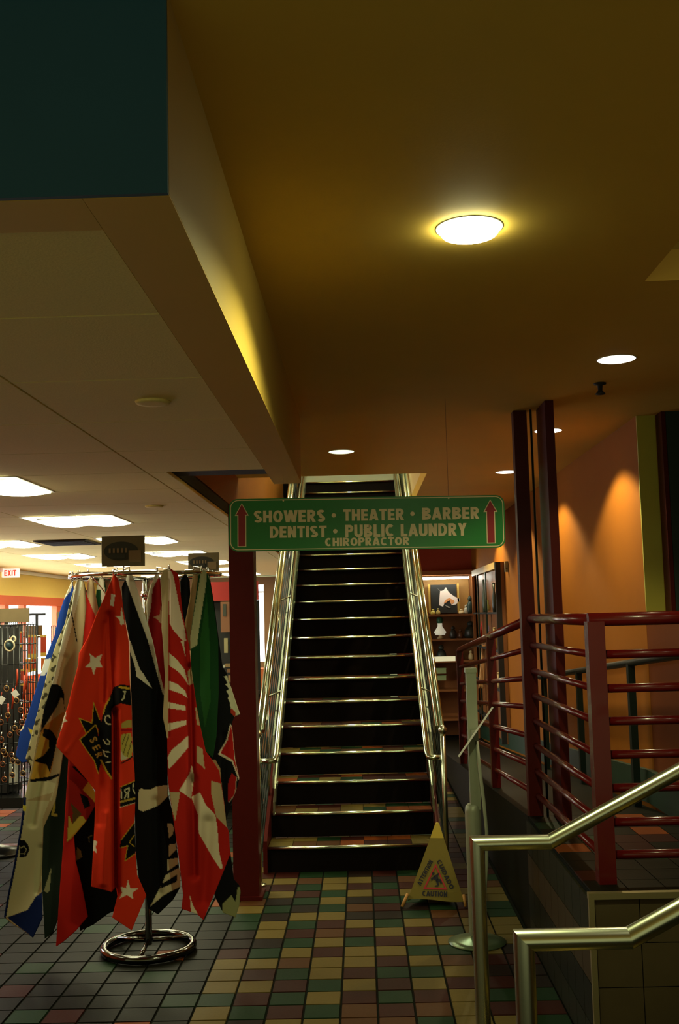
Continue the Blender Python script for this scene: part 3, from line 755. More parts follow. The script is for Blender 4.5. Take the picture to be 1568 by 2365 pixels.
def rack_card(x, y, w, h, z, label):
    t = thing('rack_sign', (x, y, z), label, 'sign')
    M_card = mat('card_brown', (.17, .12, .055), .6, var=.15); M_cd = mat('card_dark', (.03, .025, .016), .6); M_cl = mat('card_tan', (.26, .16, .075), .6)
    MB().box(x-w/2, x+w/2, y, y+.006, z, z+h).build('card', M_card, t)
    b = MB(); n = 28; cx, cz = x-.01, z+h*.50
    b.add([(cx+w*.40*math.cos(a), y-.0012, cz+h*.31*math.sin(a)) for a in np.linspace(0, 2*math.pi, n+1)[:-1]], [list(range(n))]); b.build('oval_emblem', M_cd, t)
    MB().box(x+w*.13, x+w*.42, y-.003, y-.0015, z+h*.12, z+h*.52).build('panel_block', M_cl, t)
    for k in range(5):
        MB().box(x-w*.33+k*w*.095, x-w*.33+k*w*.095+w*.045, y-.003, y-.0015, z+h*.44, z+h*.60).build('emblem_bar', M_cl, t)
    MB().box(x-w*.30, x+w*.05, y-.003, y-.0015, z+h*.26, z+h*.40).build('emblem_band', M_cd, t)
    MB().tube([(x, y+.012, RZ), (x, y+.012, z+h*.5)], .004, 6).build('stem', M_chrome, t)
rack_card(-1.120, 4.97, .205, .145, 1.868, 'brown card with an oval emblem on top of the flag rack, front')
rack_card(-.835, 5.62, .165, .10, 1.862, 'smaller brown card on the far side of the flag rack')

def pip(px, py, poly):
    poly = np.asarray(poly, float); n = len(poly); ins = np.zeros(len(px), bool); j = n-1
    for i in range(n):
        xi, yi = poly[i]; xj, yj = poly[j]
        c = ((yi > py) != (yj > py)) & (px < (xj-xi)*(py-yi)/((yj-yi) if yj != yi else 1e-9)+xi)
        ins ^= c; j = i
    return ins
def segd(px, py, a, b):
    a, b = np.asarray(a, float), np.asarray(b, float); d = b-a; L = (d**2).sum()+1e-9
    t = np.clip(((px-a[0])*d[0]+(py-a[1])*d[1])/L, 0, 1)
    return np.hypot(px-a[0]-t*d[0], py-a[1]-t*d[1]), a[0]+t*d[0], a[1]+t*d[1]
def zc(x0, y0, s): return lambda *p: [(x0+x*s, y0+y*s) for x, y in p]
z1, z2, z3, z4 = zc(150, 1230, .2615), zc(0, 1480, .1913), zc(120, 1480, .1913), zc(340, 1480, .1658)
z5, z6, z7, z8 = zc(0, 1830, .1913), zc(120, 1830, .1913), zc(340, 1830, .1692), zc(0, 1280, .1276)
M_cloth = bpy.data.materials.new('printed_cloth'); M_cloth.use_nodes = True
_nt = M_cloth.node_tree; _b = _nt.nodes['Principled BSDF']; _b.inputs['Roughness'].default_value = .85; _b.inputs['Specular IOR Level'].default_value = .04
_a = _nt.nodes.new('ShaderNodeAttribute'); _a.attribute_name = 'print'; _nt.links.new(_a.outputs['Color'], _b.inputs['Base Color'])
_w = _nt.nodes.new('ShaderNodeTexNoise'); _w.inputs['Scale'].default_value = 900; _bp = _nt.nodes.new('ShaderNodeBump'); _bp.inputs['Strength'].default_value = .12; _bp.inputs['Distance'].default_value = .002
_tc = _nt.nodes.new('ShaderNodeTexCoord'); _nt.links.new(_tc.outputs['Object'], _w.inputs['Vector']); _nt.links.new(_w.outputs['Fac'], _bp.inputs['Height']); _nt.links.new(_bp.outputs['Normal'], _b.inputs['Normal'])

RED, RED2, BLK, WHT = (.62, .035, .012), (.45, .018, .012), (.007, .008, .009), (.74, .66, .52)
TAN, GOLD, BLUE, NAVY = (.50, .38, .22), (.55, .34, .03), (.015, .05, .28), (.006, .014, .07)
GRN, OLV, BEI = (.012, .055, .018), (.40, .38, .20), (.55, .50, .32)
def flag(label, outline, D, base, prints=(), valleys=(), apex=None, k=9.0, amp=.016, ph=0.0, cell=1.6, mott=0.0, hook=True, ringD=None):
    """a hanging cloth: outline and print from the photo, folds radiating from the hook"""
    ol = np.asarray(outline, float); x0, y0 = ol.min(0); x1, y1 = ol.max(0)
    nx, ny = int((x1-x0)/cell)+2, int((y1-y0)/cell)+2
    gx = x0+np.arange(nx+1)*cell-cell*.5; gy = y0+np.arange(ny+1)*cell-cell*.5
    CX, CY = np.meshgrid((gx[:-1]+gx[1:])/2, (gy[:-1]+gy[1:])/2)
    keep = pip(CX.ravel(), CY.ravel(), ol).reshape(CX.shape)
    ids = -np.ones((ny+1, nx+1), int); cnt = np.zeros((ny+1, nx+1), int)
    jj, ii = np.nonzero(keep)
    for dj in (0, 1):
        for di in (0, 1): np.add.at(cnt, (jj+dj, ii+di), 1)
    used = cnt > 0; ids[used] = np.arange(used.sum())
    VX, VY = np.meshgrid(gx, gy); px, py = VX[used].copy(), VY[used].copy(); edge = cnt[used] < 4
    bd = np.full(len(px), 1e9); bx, by = px.copy(), py.copy()
    for i in range(len(ol)):
        d, qx, qy = segd(px, py, ol[i-1], ol[i]); mk = d < bd
        bd[mk] = d[mk]; bx[mk] = qx[mk]; by[mk] = qy[mk]
    sn = edge & (bd < cell*1.6); px[sn] = bx[sn]; py[sn] = by[sn]
    ax_, ay_ = apex if apex else ol[np.argmin(ol[:, 1])]
    ay_ = ay_-40
    th = np.arctan2(px-ax_, py-ay_); rad = np.hypot(px-ax_, py-ay_)
    Dm = D + amp*np.minimum(1, rad/420)*np.sin(k*th*6+ph+.002*py) + .35*amp*np.sin(py*.021+px*.03+ph)
    for (xa, ya), (xb, yb), w, dep in valleys:
        d, _, _ = segd(px, py, (xa, ya), (xb, yb)); Dm += dep*np.exp(-(d/w)**2)
    X = (px-845)/FPX*D; Dm += .42*(X-RX)**2
    P = at_np(px, py, Dm)
    col = np.tile(np.array(base), (len(px), 1))
    if mott:
        nz = np.sin(px*.19+py*.11)*np.sin(py*.13-px*.07+1)+.6*np.sin(px*.41+2)*np.sin(py*.33)
        col *= (1+mott*np.where(nz > .45, -1.2, .25)[:, None]).clip(.1, 2)
    for kind, pts, c, *w in prints:
        if kind == 'p': mk = pip(px, py, pts)
        else:
            mk = np.zeros(len(px), bool)
            for i in range(len(pts)-1): mk |= segd(px, py, pts[i], pts[i+1])[0] < w[0]
        col[mk] = c
    F = np.stack([ids[jj, ii], ids[jj, ii+1], ids[jj+1, ii+1], ids[jj+1, ii]], 1)
    ap = at_np(np.array([ax_]), np.array([ol[:, 1].min()]), np.array([Dm[np.argmin(py)]]))[0]
    t = thing('flag', (float(ap[0]), float(ap[1]), float(P[:, 2].min())), label, 'flag', 'printed flags hanging on the round rack')
    off = np.array(t.location)
    me = bpy.data.meshes.new('cloth'); me.from_pydata((P-off).tolist(), [], F.tolist())
    at_ = me.color_attributes.new('print', 'FLOAT_COLOR', 'POINT'); at_.data.foreach_set('color', np.c_[col, np.ones(len(col))].ravel().astype(np.float32))
    me.polygons.foreach_set('use_smooth', [True]*len(F)); me.materials.append(M_cloth); me.update()
    o = bpy.data.objects.new('cloth', me); COL.objects.link(o); o.parent = t
    sm = o.modifiers.new('thickness', 'SOLIDIFY'); sm.thickness = .0016; sm.offset = 1
    if hook:
        d = Vector((ap[0]-RX, ap[1]-RY, 0)); d = d.normalized()*RR; rp = Vector((RX, RY, RZ))+d
        a = Vector(ap)
        MB().tube([a+Vector((0, 0, -.006)), a+Vector((0, 0, .012)), (a+rp)/2+Vector((0, 0, .016)), rp+Vector((0, 0, .012)), rp+Vector((0, 0, .024))], .0028, 6).build('hook', M_chrome, t)
        MB().torus(a+Vector((0, -.002, -.008)), (0, 1, 0), .006, .0018, 12, 6).build('grommet', M_chrome, t)
    return t
P, S = 'p', 's'
def lett(zf, ch, ox, oy, ang, H, col, w):
    a = math.radians(-ang); dx, dy = math.cos(a), math.sin(a); ux, uy = dy, -dx; out = []
    for pl in glyph(ch, .16)[1]:
        q = [(x, min(1, max(0, y))) for x, y in pl]
        out.append((S, zf(*[(ox+(x*dx+y*ux)*H, oy+(x*dy+y*uy)*H) for x, y in q]), col, w))
    return out
# big red flag with white stars, front of the rack
red_ol = [(262, 1322), (250, 1358), (240, 1382), (221, 1423), (202, 1473), (182, 1509), (180, 1537), (168, 1583), (157, 1629), (147, 1658), (140, 1687), (132, 1713), (130, 1724),
          (151, 1747), (172, 1768), (201, 1802), (220, 1826), (219, 1887), (216, 1945), (212, 2021), (211, 2048), (235, 2054), (258, 2060), (268, 2048), (271, 2070), (259, 2119), (304, 2149), (338, 2068),
          (317, 2021), (313, 1964), (311, 1897), (313, 1834), (311, 1786), (306, 1729), (304, 1633), (299, 1566), (297, 1480), (291, 1447), (281, 1376), (273, 1338)]
flag('red flag with white stars and a black ribbon emblem, frontmost on the rack', red_ol, 4.925, RED, [
    (P, z1((432, 350), (405, 410), (345, 570), (400, 440)), TAN),
    (P, z2((1083, 152), (1150, 205), (1232, 158), (1205, 255), (1240, 320), (1160, 318), (1130, 418), (1103, 320), (1020, 322), (1093, 258)), WHT),
    (P, z2((800, 845), (790, 940), (812, 970), (770, 985), (730, 1090), (720, 1080), (750, 930)), WHT),
    (P, z1((440, 735), (490, 740), (500, 655), (528, 812), (490, 815), (482, 770)), WHT),
    (P, [(257, 1372), (266, 1373), (262, 1400), (254, 1399)], (.8, .78, .7)),
    (P, z2((955, 935), (1112, 995), (1130, 745), (1190, 900), (1240, 1020), (1215, 1110), (1155, 1015), (1040, 1110)), BLK),
    (P, z2((1155, 1015), (965, 1195), (1060, 1340), (1140, 1450), (1185, 1600), (1215, 1480), (1210, 1250)), BLK),
    (S, z2((955, 935), (1112, 995), (1130, 745), (1200, 950)), GOLD, 1.0), (S, z2((955, 935), (1040, 1110)), GOLD, 1.0),
    (S, z2((1155, 1015), (965, 1195), (1060, 1340), (1140, 1450), (1185, 1600)), GOLD, 1.1), (S, z2((1155, 1015), (1200, 1150)), GOLD, 1.0),
    (P, z3((745, 560), (830, 525), (935, 540), (955, 620), (965, 785), (830, 755), (765, 785), (722, 830), (718, 1000), (725, 1690), (640, 1570), (580, 1450), (560, 1100), (620, 870), (700, 680)), BLK),
    (S, z3((700, 690), (640, 790), (620, 880)), GOLD, 1.6), (S, z3((820, 560), (930, 575)), GOLD, 2.6), (S, z3((590, 1440), (650, 1560), (720, 1660)), GOLD, 2.2),
    (S, z3((880, 615), (872, 690), (845, 715)), BEI, 1.5), (S, z3((858, 612), (895, 612)), BEI, 1.2),
    (S, z3((645, 910), (690, 905), (700, 930)), BEI, 1.3), (S, z3((645, 910), (640, 960), (660, 1000), (705, 1005)), BEI, 1.6),
    (S, z3((620, 1195), (650, 1245), (680, 1250)), BEI, 1.4), (S, z3((665, 1190), (695, 1215), (690, 1250)), BEI, 1.4),
    (S, z3((615, 1320), (640, 1390), (675, 1400)), BEI, 1.4), (S, z3((640, 1335), (700, 1345)), BEI, 1.3), (S, z3((655, 1470), (710, 1460)), BEI, 1.3),
    *lett(z2, 'S', 1075, 1195, -62, 95, (.5, .24, .05), 1.5), *lett(z2, 'E', 1118, 1290, -64, 85, (.5, .24, .05), 1.4), *lett(z2, 'R', 1152, 1370, -66, 75, (.5, .24, .05), 1.3),
    (P, z3((835, 1130), (955, 1110), (975, 1290), (960, 1410), (880, 1415), (830, 1330)), (.45, .37, .08)),
    (S, z3((850, 1250), (890, 1130)), BLK, .8), (S, z3((860, 1370), (930, 1130)), BLK, .8), (S, z3((905, 1400), (965, 1200)), BLK, .8),
    (P, z3((835, 1000), (900, 960), (965, 955), (965, 1045), (835, 1060)), (.40, .30, .07)), (S, z3((840, 1080), (965, 1075)), (.35, .01, .02), 2.2),
    (P, z3((830, 1320), (870, 1390), (930, 1415), (835, 1450)), BEI), (S, z3((835, 1480), (930, 1430), (965, 1400)), BLK, 1.5),
    (P, z3((825, 1765), (1010, 1685), (1015, 1900), (830, 1945)), BLK), (P, z6((825, 0), (1010, 0), (1010, 130), (820, 175)), BLK),
    (S, z6((830, 115), (1010, 70)), (.42, .28, .05), 2.2), (S, z6((825, 180), (1010, 125)), BEI, .8), (S, z3((830, 1765), (1005, 1690)), GOLD, .8),
    (S, z3((835, 1790), (840, 1900)), BEI, 1.2), (S, z3((930, 1775), (920, 1890)), BEI, 1.6), (S, z3((930, 1778), (880, 1800), (885, 1835), (925, 1840)), BEI, 1.5), (S, z3((905, 1840), (875, 1900)), BEI, 1.5), (S, z3((985, 1725), (975, 1790), (1000, 1840)), BEI, 1.3),
    (P, z6((1005, 350), (930, 450), (830, 580), (822, 670), (915, 645), (880, 830), (1010, 735)), BLK),
    (S, z6((1005, 350), (930, 450), (830, 580)), GOLD, .9), (S, z6((822, 670), (915, 645), (880, 830), (1005, 740)), GOLD, .9), (S, z6((990, 520), (935, 605), (995, 655)), GOLD, .9),
    (P, z6((918, 1058), (945, 1155), (1045, 1160), (970, 1210), (980, 1290), (905, 1240), (815, 1285), (845, 1210), (825, 1140), (895, 1155)), WHT),
    (P, z6((497, 580), (550, 590), (530, 650), (540, 745), (515, 705), (495, 710)), WHT),
], valleys=[((266, 1640), (268, 2060), 7, .10), ((252, 1420), (262, 1640), 8, .045), ((241, 1440), (238, 1620), 6, .02), ((155, 1735), (190, 1680), 6, -.008), ((243, 1880), (238, 2040), 9, -.02), ((228, 1700), (232, 1900), 9, .02)], k=3.2, amp=.034, ph=.6)
# black flag with white band
blk_ol = [(299, 1316), (290, 1336), (281, 1356), (283, 1400), (299, 1478), (300, 1509), (305, 1650), (311, 1834), (312, 1897), (313, 1964), (321, 2037), (338, 2069), (341, 2098), (365, 2112), (400, 2078), (416, 2050),
          (417, 2020), (413, 2002), (403, 1907), (396, 1868), (388, 1834), (387, 1813), (386, 1704), (378, 1652), (381, 1604), (365, 1540), (352, 1478), (330, 1405), (309, 1336)]
flag('black flag with a white diagonal band and pale printed figure', blk_ol, 5.03, BLK, [
    (P, [(298, 1314), (290, 1338), (316, 1410), (341, 1478), (376, 1604), (383, 1606), (353, 1478), (330, 1405), (309, 1334)], (.62, .63, .52)),
    (P, z3((910, 0), (945, 0), (1010, 200), (1060, 340), (1105, 400), (1215, 580), (1020, 430), (1010, 340), (980, 240), (930, 100)), (.62, .63, .52)),
    (P, z3((1050, 1800), (1080, 1780), (1110, 1795), (1200, 1790), (1260, 1760), (1390, 1740), (1400, 1860))+z6((1395, 50), (1300, 150), (1180, 205), (1100, 230), (1045, 210), (1040, 50)), (.60, .60, .40)),
    (P, z6((1390, 370), (1450, 380), (1472, 430), (1460, 500), (1415, 550)), (.60, .60, .40)), (P, z6((1415, 630), (1495, 620), (1500, 690), (1410, 780)), (.60, .60, .40)),
    (P, z6((1395, 810), (1520, 790), (1525, 860), (1390, 955)), (.60, .60, .40)),
    (P, z6((1370, 1000), (1540, 905), (1560, 1100), (1540, 1140), (1350, 1240), (1185, 1380), (1300, 1160), (1330, 1100)), (.60, .60, .40)),
    (P, z6((1330, 1100), (1515, 990), (1505, 1080), (1310, 1160)), BLK),
], valleys=[((345, 1500), (350, 1800), 9, .02), ((360, 1850), (365, 2060), 10, .025)], k=3.0, amp=.026, ph=2.0)
# red and white sunburst flag
sun_ol = [(391, 1311), (376, 1318), (371, 1335), (374, 1400), (373, 1450), (376, 1480), (381, 1563), (376, 1656), (386, 1704), (387, 1787), (388, 1803), (396, 1864), (401, 1898), (413, 1982), (423, 2067), (419, 2099),
          (455, 2111), (470, 2125), (485, 2087), (496, 2063), (518, 2008), (531, 1974), (529, 1923), (523, 1906), (518, 1855), (512, 1815), (506, 1780), (490, 1755), (475, 1735), (463, 1679), (453, 1626), (446, 1579), (441, 1543), (437, 1497), (431, 1460),
          (422, 1418), (414, 1342), (410, 1324)]
W2 = (.74, .64, .46)
flag('red and cream sunburst flag hanging right of the black flag', sun_ol, 4.955, RED2, [
    (P, [(371, 1310), (388, 1310), (388, 1500), (389, 1600), (389, 1704), (384, 1704), (374, 1656), (380, 1563), (374, 1480), (370, 1400)], TAN),
    (P, [(388, 1308), (400, 1328), (413, 1395), (426, 1450), (430, 1480), (424, 1482), (413, 1470), (400, 1455), (392, 1440), (389, 1380)], (.78, .62, .50)),
    (P, z4((465, 0), (510, 0), (535, 240), (500, 100)), W2), (P, z4((300, 160), (420, 270), (520, 400), (575, 620), (500, 500), (420, 420), (300, 340)), W2),
    (P, z4((305, 560), (420, 600), (530, 700), (565, 800), (480, 740), (305, 680)), W2), (P, z4((290, 850), (540, 910), (530, 970), (290, 940)), W2),
    (P, z4((290, 1150), (540, 1105), (540, 1170), (290, 1260)), W2), (P, z4((570, 1320), (575, 1480), (440, 1640), (300, 1790), (285, 1620), (340, 1520), (450, 1430)), W2),
    (P, z4((620, 1720), (595, 1840), (445, 2085), (610, 2200), (655, 1900)), W2), (P, z7((310, 0), (450, 0), (405, 250), (380, 400), (330, 200)), TAN),
    (P, z4((560, 430), (610, 370), (645, 590), (580, 620)), TAN), (P, z4((670, 930), (690, 930), (730, 1180), (690, 1170)), TAN), (P, z4((690, 1460), (770, 1500), (805, 1800), (770, 1750), (690, 1690)), TAN),
    (P, z7((600, 60), (720, 0), (800, 170), (930, 310), (960, 500), (980, 800), (1030, 1030), (1000, 1050), (880, 870), (700, 550), (690, 300)), W2),
    (P, z7((870, -160), (1000, -120), (1030, 0), (1080, 400), (1095, 490), (940, 330), (870, 0)), TAN), (P, z7((580, 1400), (620, 1530), (690, 1665), (600, 1645)), W2),
], valleys=[((438, 1540), (444, 1800), 7, .05), ((444, 1800), (448, 2020), 10, .06), ((389, 1340), (389, 1700), 3, .012), ((432, 1460), (436, 1560), 6, .03), ((480, 1900), (470, 2080), 14, .03)], k=2.6, amp=.030, ph=1.2)
# beige flag with a dark hooded figure
bei_ol = [(188, 1334), (178, 1340), (170, 1372), (163, 1414), (148, 1456), (138, 1500), (126, 1558), (113, 1600), (98, 1650), (86, 1700), (77, 1750), (66, 1802), (54, 1855), (47, 1912), (38, 1964), (28, 2017), (18, 2065), (9, 2118),
          (30, 2135), (55, 2150), (76, 2166), (98, 2120), (96, 2060), (97, 2000), (100, 1912), (128, 1850), (140, 1780), (148, 1720), (165, 1640), (185, 1560), (192, 1480), (200, 1400), (196, 1350)]
flag('beige flag with a black hooded figure and gold, hanging at the left of the rack', bei_ol, 5.035, (.42, .33, .18), [
    (P, [(186, 1334), (168, 1370), (160, 1414), (145, 1456), (124, 1558), (112, 1600), (130, 1580), (142, 1530), (160, 1470), (172, 1420), (190, 1345)], (.66, .66, .52)),
    (S, z8((1290, 1050), (1330, 1250), (1395, 1585)), BLK, 1.2),
    (P, z2((600, 530), (700, 525), (745, 570), (775, 660), (780, 850), (700, 900), (620, 960), (500, 1060), (480, 1150), (430, 1380), (380, 1640), (600, 1640), (640, 1480), (700, 1100), (780, 900), (770, 600)), (.40, .17, .03)),
    (P, z2((600, 530), (690, 522), (745, 565), (775, 650), (780, 830), (760, 700), (735, 680), (690, 790), (620, 900), (520, 1060), (490, 1110), (530, 800)), BLK),
    (P, z2((530, 1060), (600, 1070), (645, 1110), (690, 1190), (650, 1400), (600, 1590), (560, 1490), (430, 1460), (420, 1440), (520, 1390), (595, 1290), (590, 1200), (515, 1150)), BLK),
    (P, z2((515, 1090), (515, 1150), (590, 1200), (595, 1290), (520, 1390), (415, 1440), (450, 1300), (480, 1170)), (.52, .34, .06)),
    (P, z2((415, 1460), (560, 1495), (605, 1600), (590, 1650), (370, 1675)), (.55, .33, .05)),
    (P, z2((365, 1675), (590, 1640), (720, 1600), (720, 1625), (590, 1690), (360, 1705)), BLK),
    (P, z2((360, 1705), (590, 1690), (700, 1640), (620, 1934), (280, 1934))+z5((640, 0), (520, 300), (505, 700), (505, 1050), (430, 1270), (330, 1420), (85, 1505), (40, 1500), (180, 900), (300, 0)), (.52, .50, .30)),
    (S, [(57, 1845), (48, 1912), (39, 1964), (29, 2017), (19, 2065), (10, 2118)], NAVY, 4.2),
    (P, z5((275, 150), (320, 170), (315, 230), (275, 220)), (.60, .55, .06)),
    (P, z5((240, 575), (290, 575), (340, 630), (355, 700), (320, 770), (270, 790), (235, 780)), BLK), (S, z5((250, 670), (290, 650), (320, 690), (295, 745), (255, 740)), OLV, .9),
    (P, z5((85, 1510), (330, 1420), (430, 1260), (510, 1200), (520, 1500), (400, 1760)), NAVY),
], valleys=[((96, 1960), (90, 2060), 8, .02), ((150, 1520), (75, 1900), 9, .02)], k=3.5, amp=.026, ph=.4)
# narrow camouflage flag and blue flag beyond it
flag('grey mottled camouflage flag edge between the blue and beige flags', [(178, 1336), (160, 1395), (150, 1440), (132, 1480), (115, 1530), (92, 1623), (73, 1696), (59, 1752), (70, 1770), (84, 1760), (90, 1700), (104, 1639), (120, 1581), (145, 1500), (165, 1440), (180, 1370)],
     5.10, (.34, .31, .17), [(P, [(178, 1334), (168, 1365), (174, 1380), (184, 1340)], WHT)], k=4, amp=.012, mott=.7)
flag('blue flag with white and yellow shapes at the far left of the rack', [(167, 1338), (158, 1360), (150, 1378), (138, 1412), (125, 1470), (103, 1524), (95, 1552), (71, 1629), (58, 1668), (47, 1688), (36, 1746), (50, 1762), (70, 1758), (80, 1720), (100, 1640), (125, 1540), (150, 1450), (172, 1380)],
     5.17, BLUE, [
    (P, [(167, 1336), (150, 1378), (147, 1384), (162, 1366), (168, 1350)], WHT), (P, z8((800, 1895), (850, 1910), (920, 1870), (900, 1950), (840, 2100), (780, 2195), (730, 2195), (770, 2010)), (.62, .64, .62)),
    (P, z2((500, 350), (530, 430), (600, 330), (620, 220), (540, 225)), (.62, .64, .62)), (P, z2((295, 950), (290, 1050), (245, 1090), (250, 1020)), WHT), (P, z2((340, 1050), (395, 1080), (375, 1140)), (.55, .45, .05))], k=4, amp=.012)
# dark inner flags and red tails
flag('narrow red flag hanging behind the beige flag, its tail lowest of all', [(211, 1330), (203, 1340), (199, 1376), (189, 1478), (178, 1560), (165, 1640), (155, 1800), (146, 1949), (141, 2012), (135, 2098), (129, 2187), (150, 2172), (175, 2150), (203, 2117), (190, 2050), (175, 1990), (168, 1900), (190, 1700), (225, 1500), (232, 1430), (222, 1380), (216, 1345)],
     5.105, RED2, [(P, [(211, 1328), (203, 1340), (201, 1376), (219, 1420), (222, 1432), (232, 1420), (216, 1340)], TAN)], k=4, amp=.014, ph=1.0)
flag('red flag corner with a gold triangle and lettering, under the big red flag', [(160, 1752), (158, 1800), (157, 1862), (153, 1947), (166, 1936), (199, 1897), (219, 1862), (222, 1836), (206, 1804), (185, 1768)], 5.02, (.30, .016, .012), [
    (P, z5((810, 605), (830, 270), (870, 380), (930, 330), (905, 230), (940, 290), (1000, 290), (1045, 345)), (.50, .38, .06)), (S, z5((815, 600), (1050, 345)), (.50, .24, .03), 2.0),
    (P, z3((370, 1800), (450, 1690), (540, 1850), (525, 1960), (440, 1870)), (.60, .38, .05)), (P, z5((960, 10), (1060, 60), (1090, 160), (1020, 200)), BLK), (P, z5((850, 120), (985, 260), (870, 390), (880, 250)), (.10, .06, .02)),
    (S, z3((265, 1525), (330, 1580), (420, 1670)), BLK, 3.0)], k=4, amp=.010, hook=False, apex=(262, 1322))
flag('dark flag with tan marks behind the big red flag', [(222, 1850), (157, 1945), (165, 1990), (170, 2060), (185, 2150), (215, 2136), (250, 2110), (275, 2100), (280, 1900), (260, 1800), (262, 1400), (240, 1400)], 5.14, BLK, [
    (P, z5((820, 790), (890, 720), (910, 850), (885, 960)), (.30, .12, .04)), (P, z5((930, 660), (975, 700), (995, 780), (910, 830)), (.30, .22, .06)), (S, z5((1110, 520), (1070, 540), (1080, 600)), (.2, .2, .1), .9)], k=5, amp=.014)
flag('dark green flag with a yellow curl hanging behind the beige flag', [(190, 1340), (150, 1620), (120, 1780), (96, 1900), (97, 2040), (103, 2168), (122, 2155), (138, 2110), (150, 2000), (160, 1800), (185, 1600), (215, 1400)], 5.16, (.012, .02, .014), [
    (S, z5((655, 80), (650, 190), (635, 270), (680, 275)), (.40, .32, .06), 3.0), (P, z5((620, 900), (600, 1180), (570, 1215), (530, 1190)), (.22, .22, .12))], k=5, amp=.012)
# right-hand flags
flag('dark red flag with a pale header glimpsed between the black and sunburst flags', [(363, 1316), (350, 1345), (345, 1360), (336, 1400), (345, 1450), (360, 1530), (378, 1640), (388, 1640), (385, 1500), (376, 1430), (370, 1340)], 5.14, (.26, .012, .012), [
    (P, [(363, 1314), (345, 1358), (334, 1395), (341, 1440), (349, 1400), (352, 1360), (368, 1330)], (.62, .56, .42)), (P, z1((775, 745), (835, 730), (850, 640), (865, 800), (840, 800), (815, 765)), (.40, .25, .14))], k=4, amp=.012)
flag('green flag with a pale header strip right of the sunburst flag', [(466, 1312), (458, 1330), (452, 1380), (440, 1465), (441, 1543), (446, 1579), (453, 1626), (463, 1679), (473, 1735), (492, 1750), (500, 1700), (505, 1600), (504, 1480), (494, 1400), (484, 1340), (476, 1320)], 5.085, GRN, [
    (P, [(466, 1310), (461, 1340), (440, 1465), (438, 1500), (455, 1490), (460, 1450), (475, 1355), (478, 1320)], (.46, .46, .28)), (P, [(462, 1480), (478, 1370), (484, 1480), (486, 1620), (473, 1680), (462, 1600)], (.022, .10, .025))], k=5, amp=.014)
flag('black flag with a white notched strip and red corners at the right of the rack', [(478, 1316), (484, 1330), (494, 1390), (503, 1460), (514, 1540), (523, 1554), (541, 1610), (551, 1640), (555, 1650), (541, 1656), (535, 1672), (538, 1700), (543, 1752), (551, 1790), (553, 1798), (547, 1822), (541, 1836), (530, 1868), (521, 1900), (531, 1960), (540, 2030), (553, 2045), (556, 2060), (553, 2090), (544, 2119), (515, 2108), (496, 2070), (480, 1900), (476, 1750), (478, 1600), (475, 1450), (472, 1330)], 5.15, BLK, [
    (P, z1((1225, 340), (1265, 370), (1290, 420), (1240, 420)), (.4, .4, .25)),
    (P, z4((1105, 480), (1130, 540), (1210, 760), (1270, 900), (1295, 1025), (1210, 1055), (1165, 960), (1150, 860), (1120, 800), (1140, 780), (1125, 740), (1100, 700), (1135, 680), (1120, 640), (1085, 610), (1120, 590), (1070, 500)), (.62, .62, .44)),
    (P, z4((1160, 1000), (1170, 930), (1235, 1000), (1225, 1060)), (.4, .04, .02)),
    (P, z4((1155, 1150), (1100, 1380), (985, 1580), (1180, 1690), (1275, 1940), (1290, 1900), (1230, 1640), (1190, 1200)), (.62, .55, .42)), (P, z4((1165, 1180), (1120, 1380), (1020, 1560), (1190, 1660), (1262, 1850), (1215, 1640), (1190, 1300)), (.42, .015, .012)),
    (P, z4((1130, 1960), (1180, 1840), (1245, 1900), (1225, 2130), (1120, 2250)), (.30, .012, .010)), (S, z4((1245, 1900), (1225, 2130), (1140, 2250)), (.5, .4, .3), .8),
    (P, z4((800, 1640), (950, 1660), (1020, 1780), (1050, 2231), (880, 2231), (840, 1800)), (.40, .26, .13)),
    (P, z7((1030, 1520), (1150, 1405), (1205, 1500), (1235, 1290), (1275, 1300), (1260, 1550), (1205, 1710), (1020, 1640)), (.26, .28, .13))], valleys=[((520, 1700), (512, 1880), 8, .02)], k=4, amp=.014)
flag('tan flag edge between the sunburst and green flags', [(447, 1313), (438, 1385), (427, 1440), (432, 1500), (446, 1505), (448, 1440), (458, 1360), (456, 1322)], 5.19, (.38, .25, .12), [], k=4, amp=.008)
flag('black flag just visible behind the top of the sunburst flag', [(428, 1322), (416, 1342), (418, 1400), (425, 1470), (440, 1470), (440, 1380), (438, 1342)], 5.25, BLK, [], k=4, amp=.008)
flag('flag with a pale header and green body between the two red flags', [(233, 1328), (224, 1352), (220, 1390), (226, 1440), (245, 1440), (246, 1370), (242, 1340)], 5.19, GRN, [(P, [(233, 1326), (223, 1362), (232, 1362), (236, 1420), (246, 1400), (240, 1340)], (.62, .58, .45))], k=4, amp=.008)

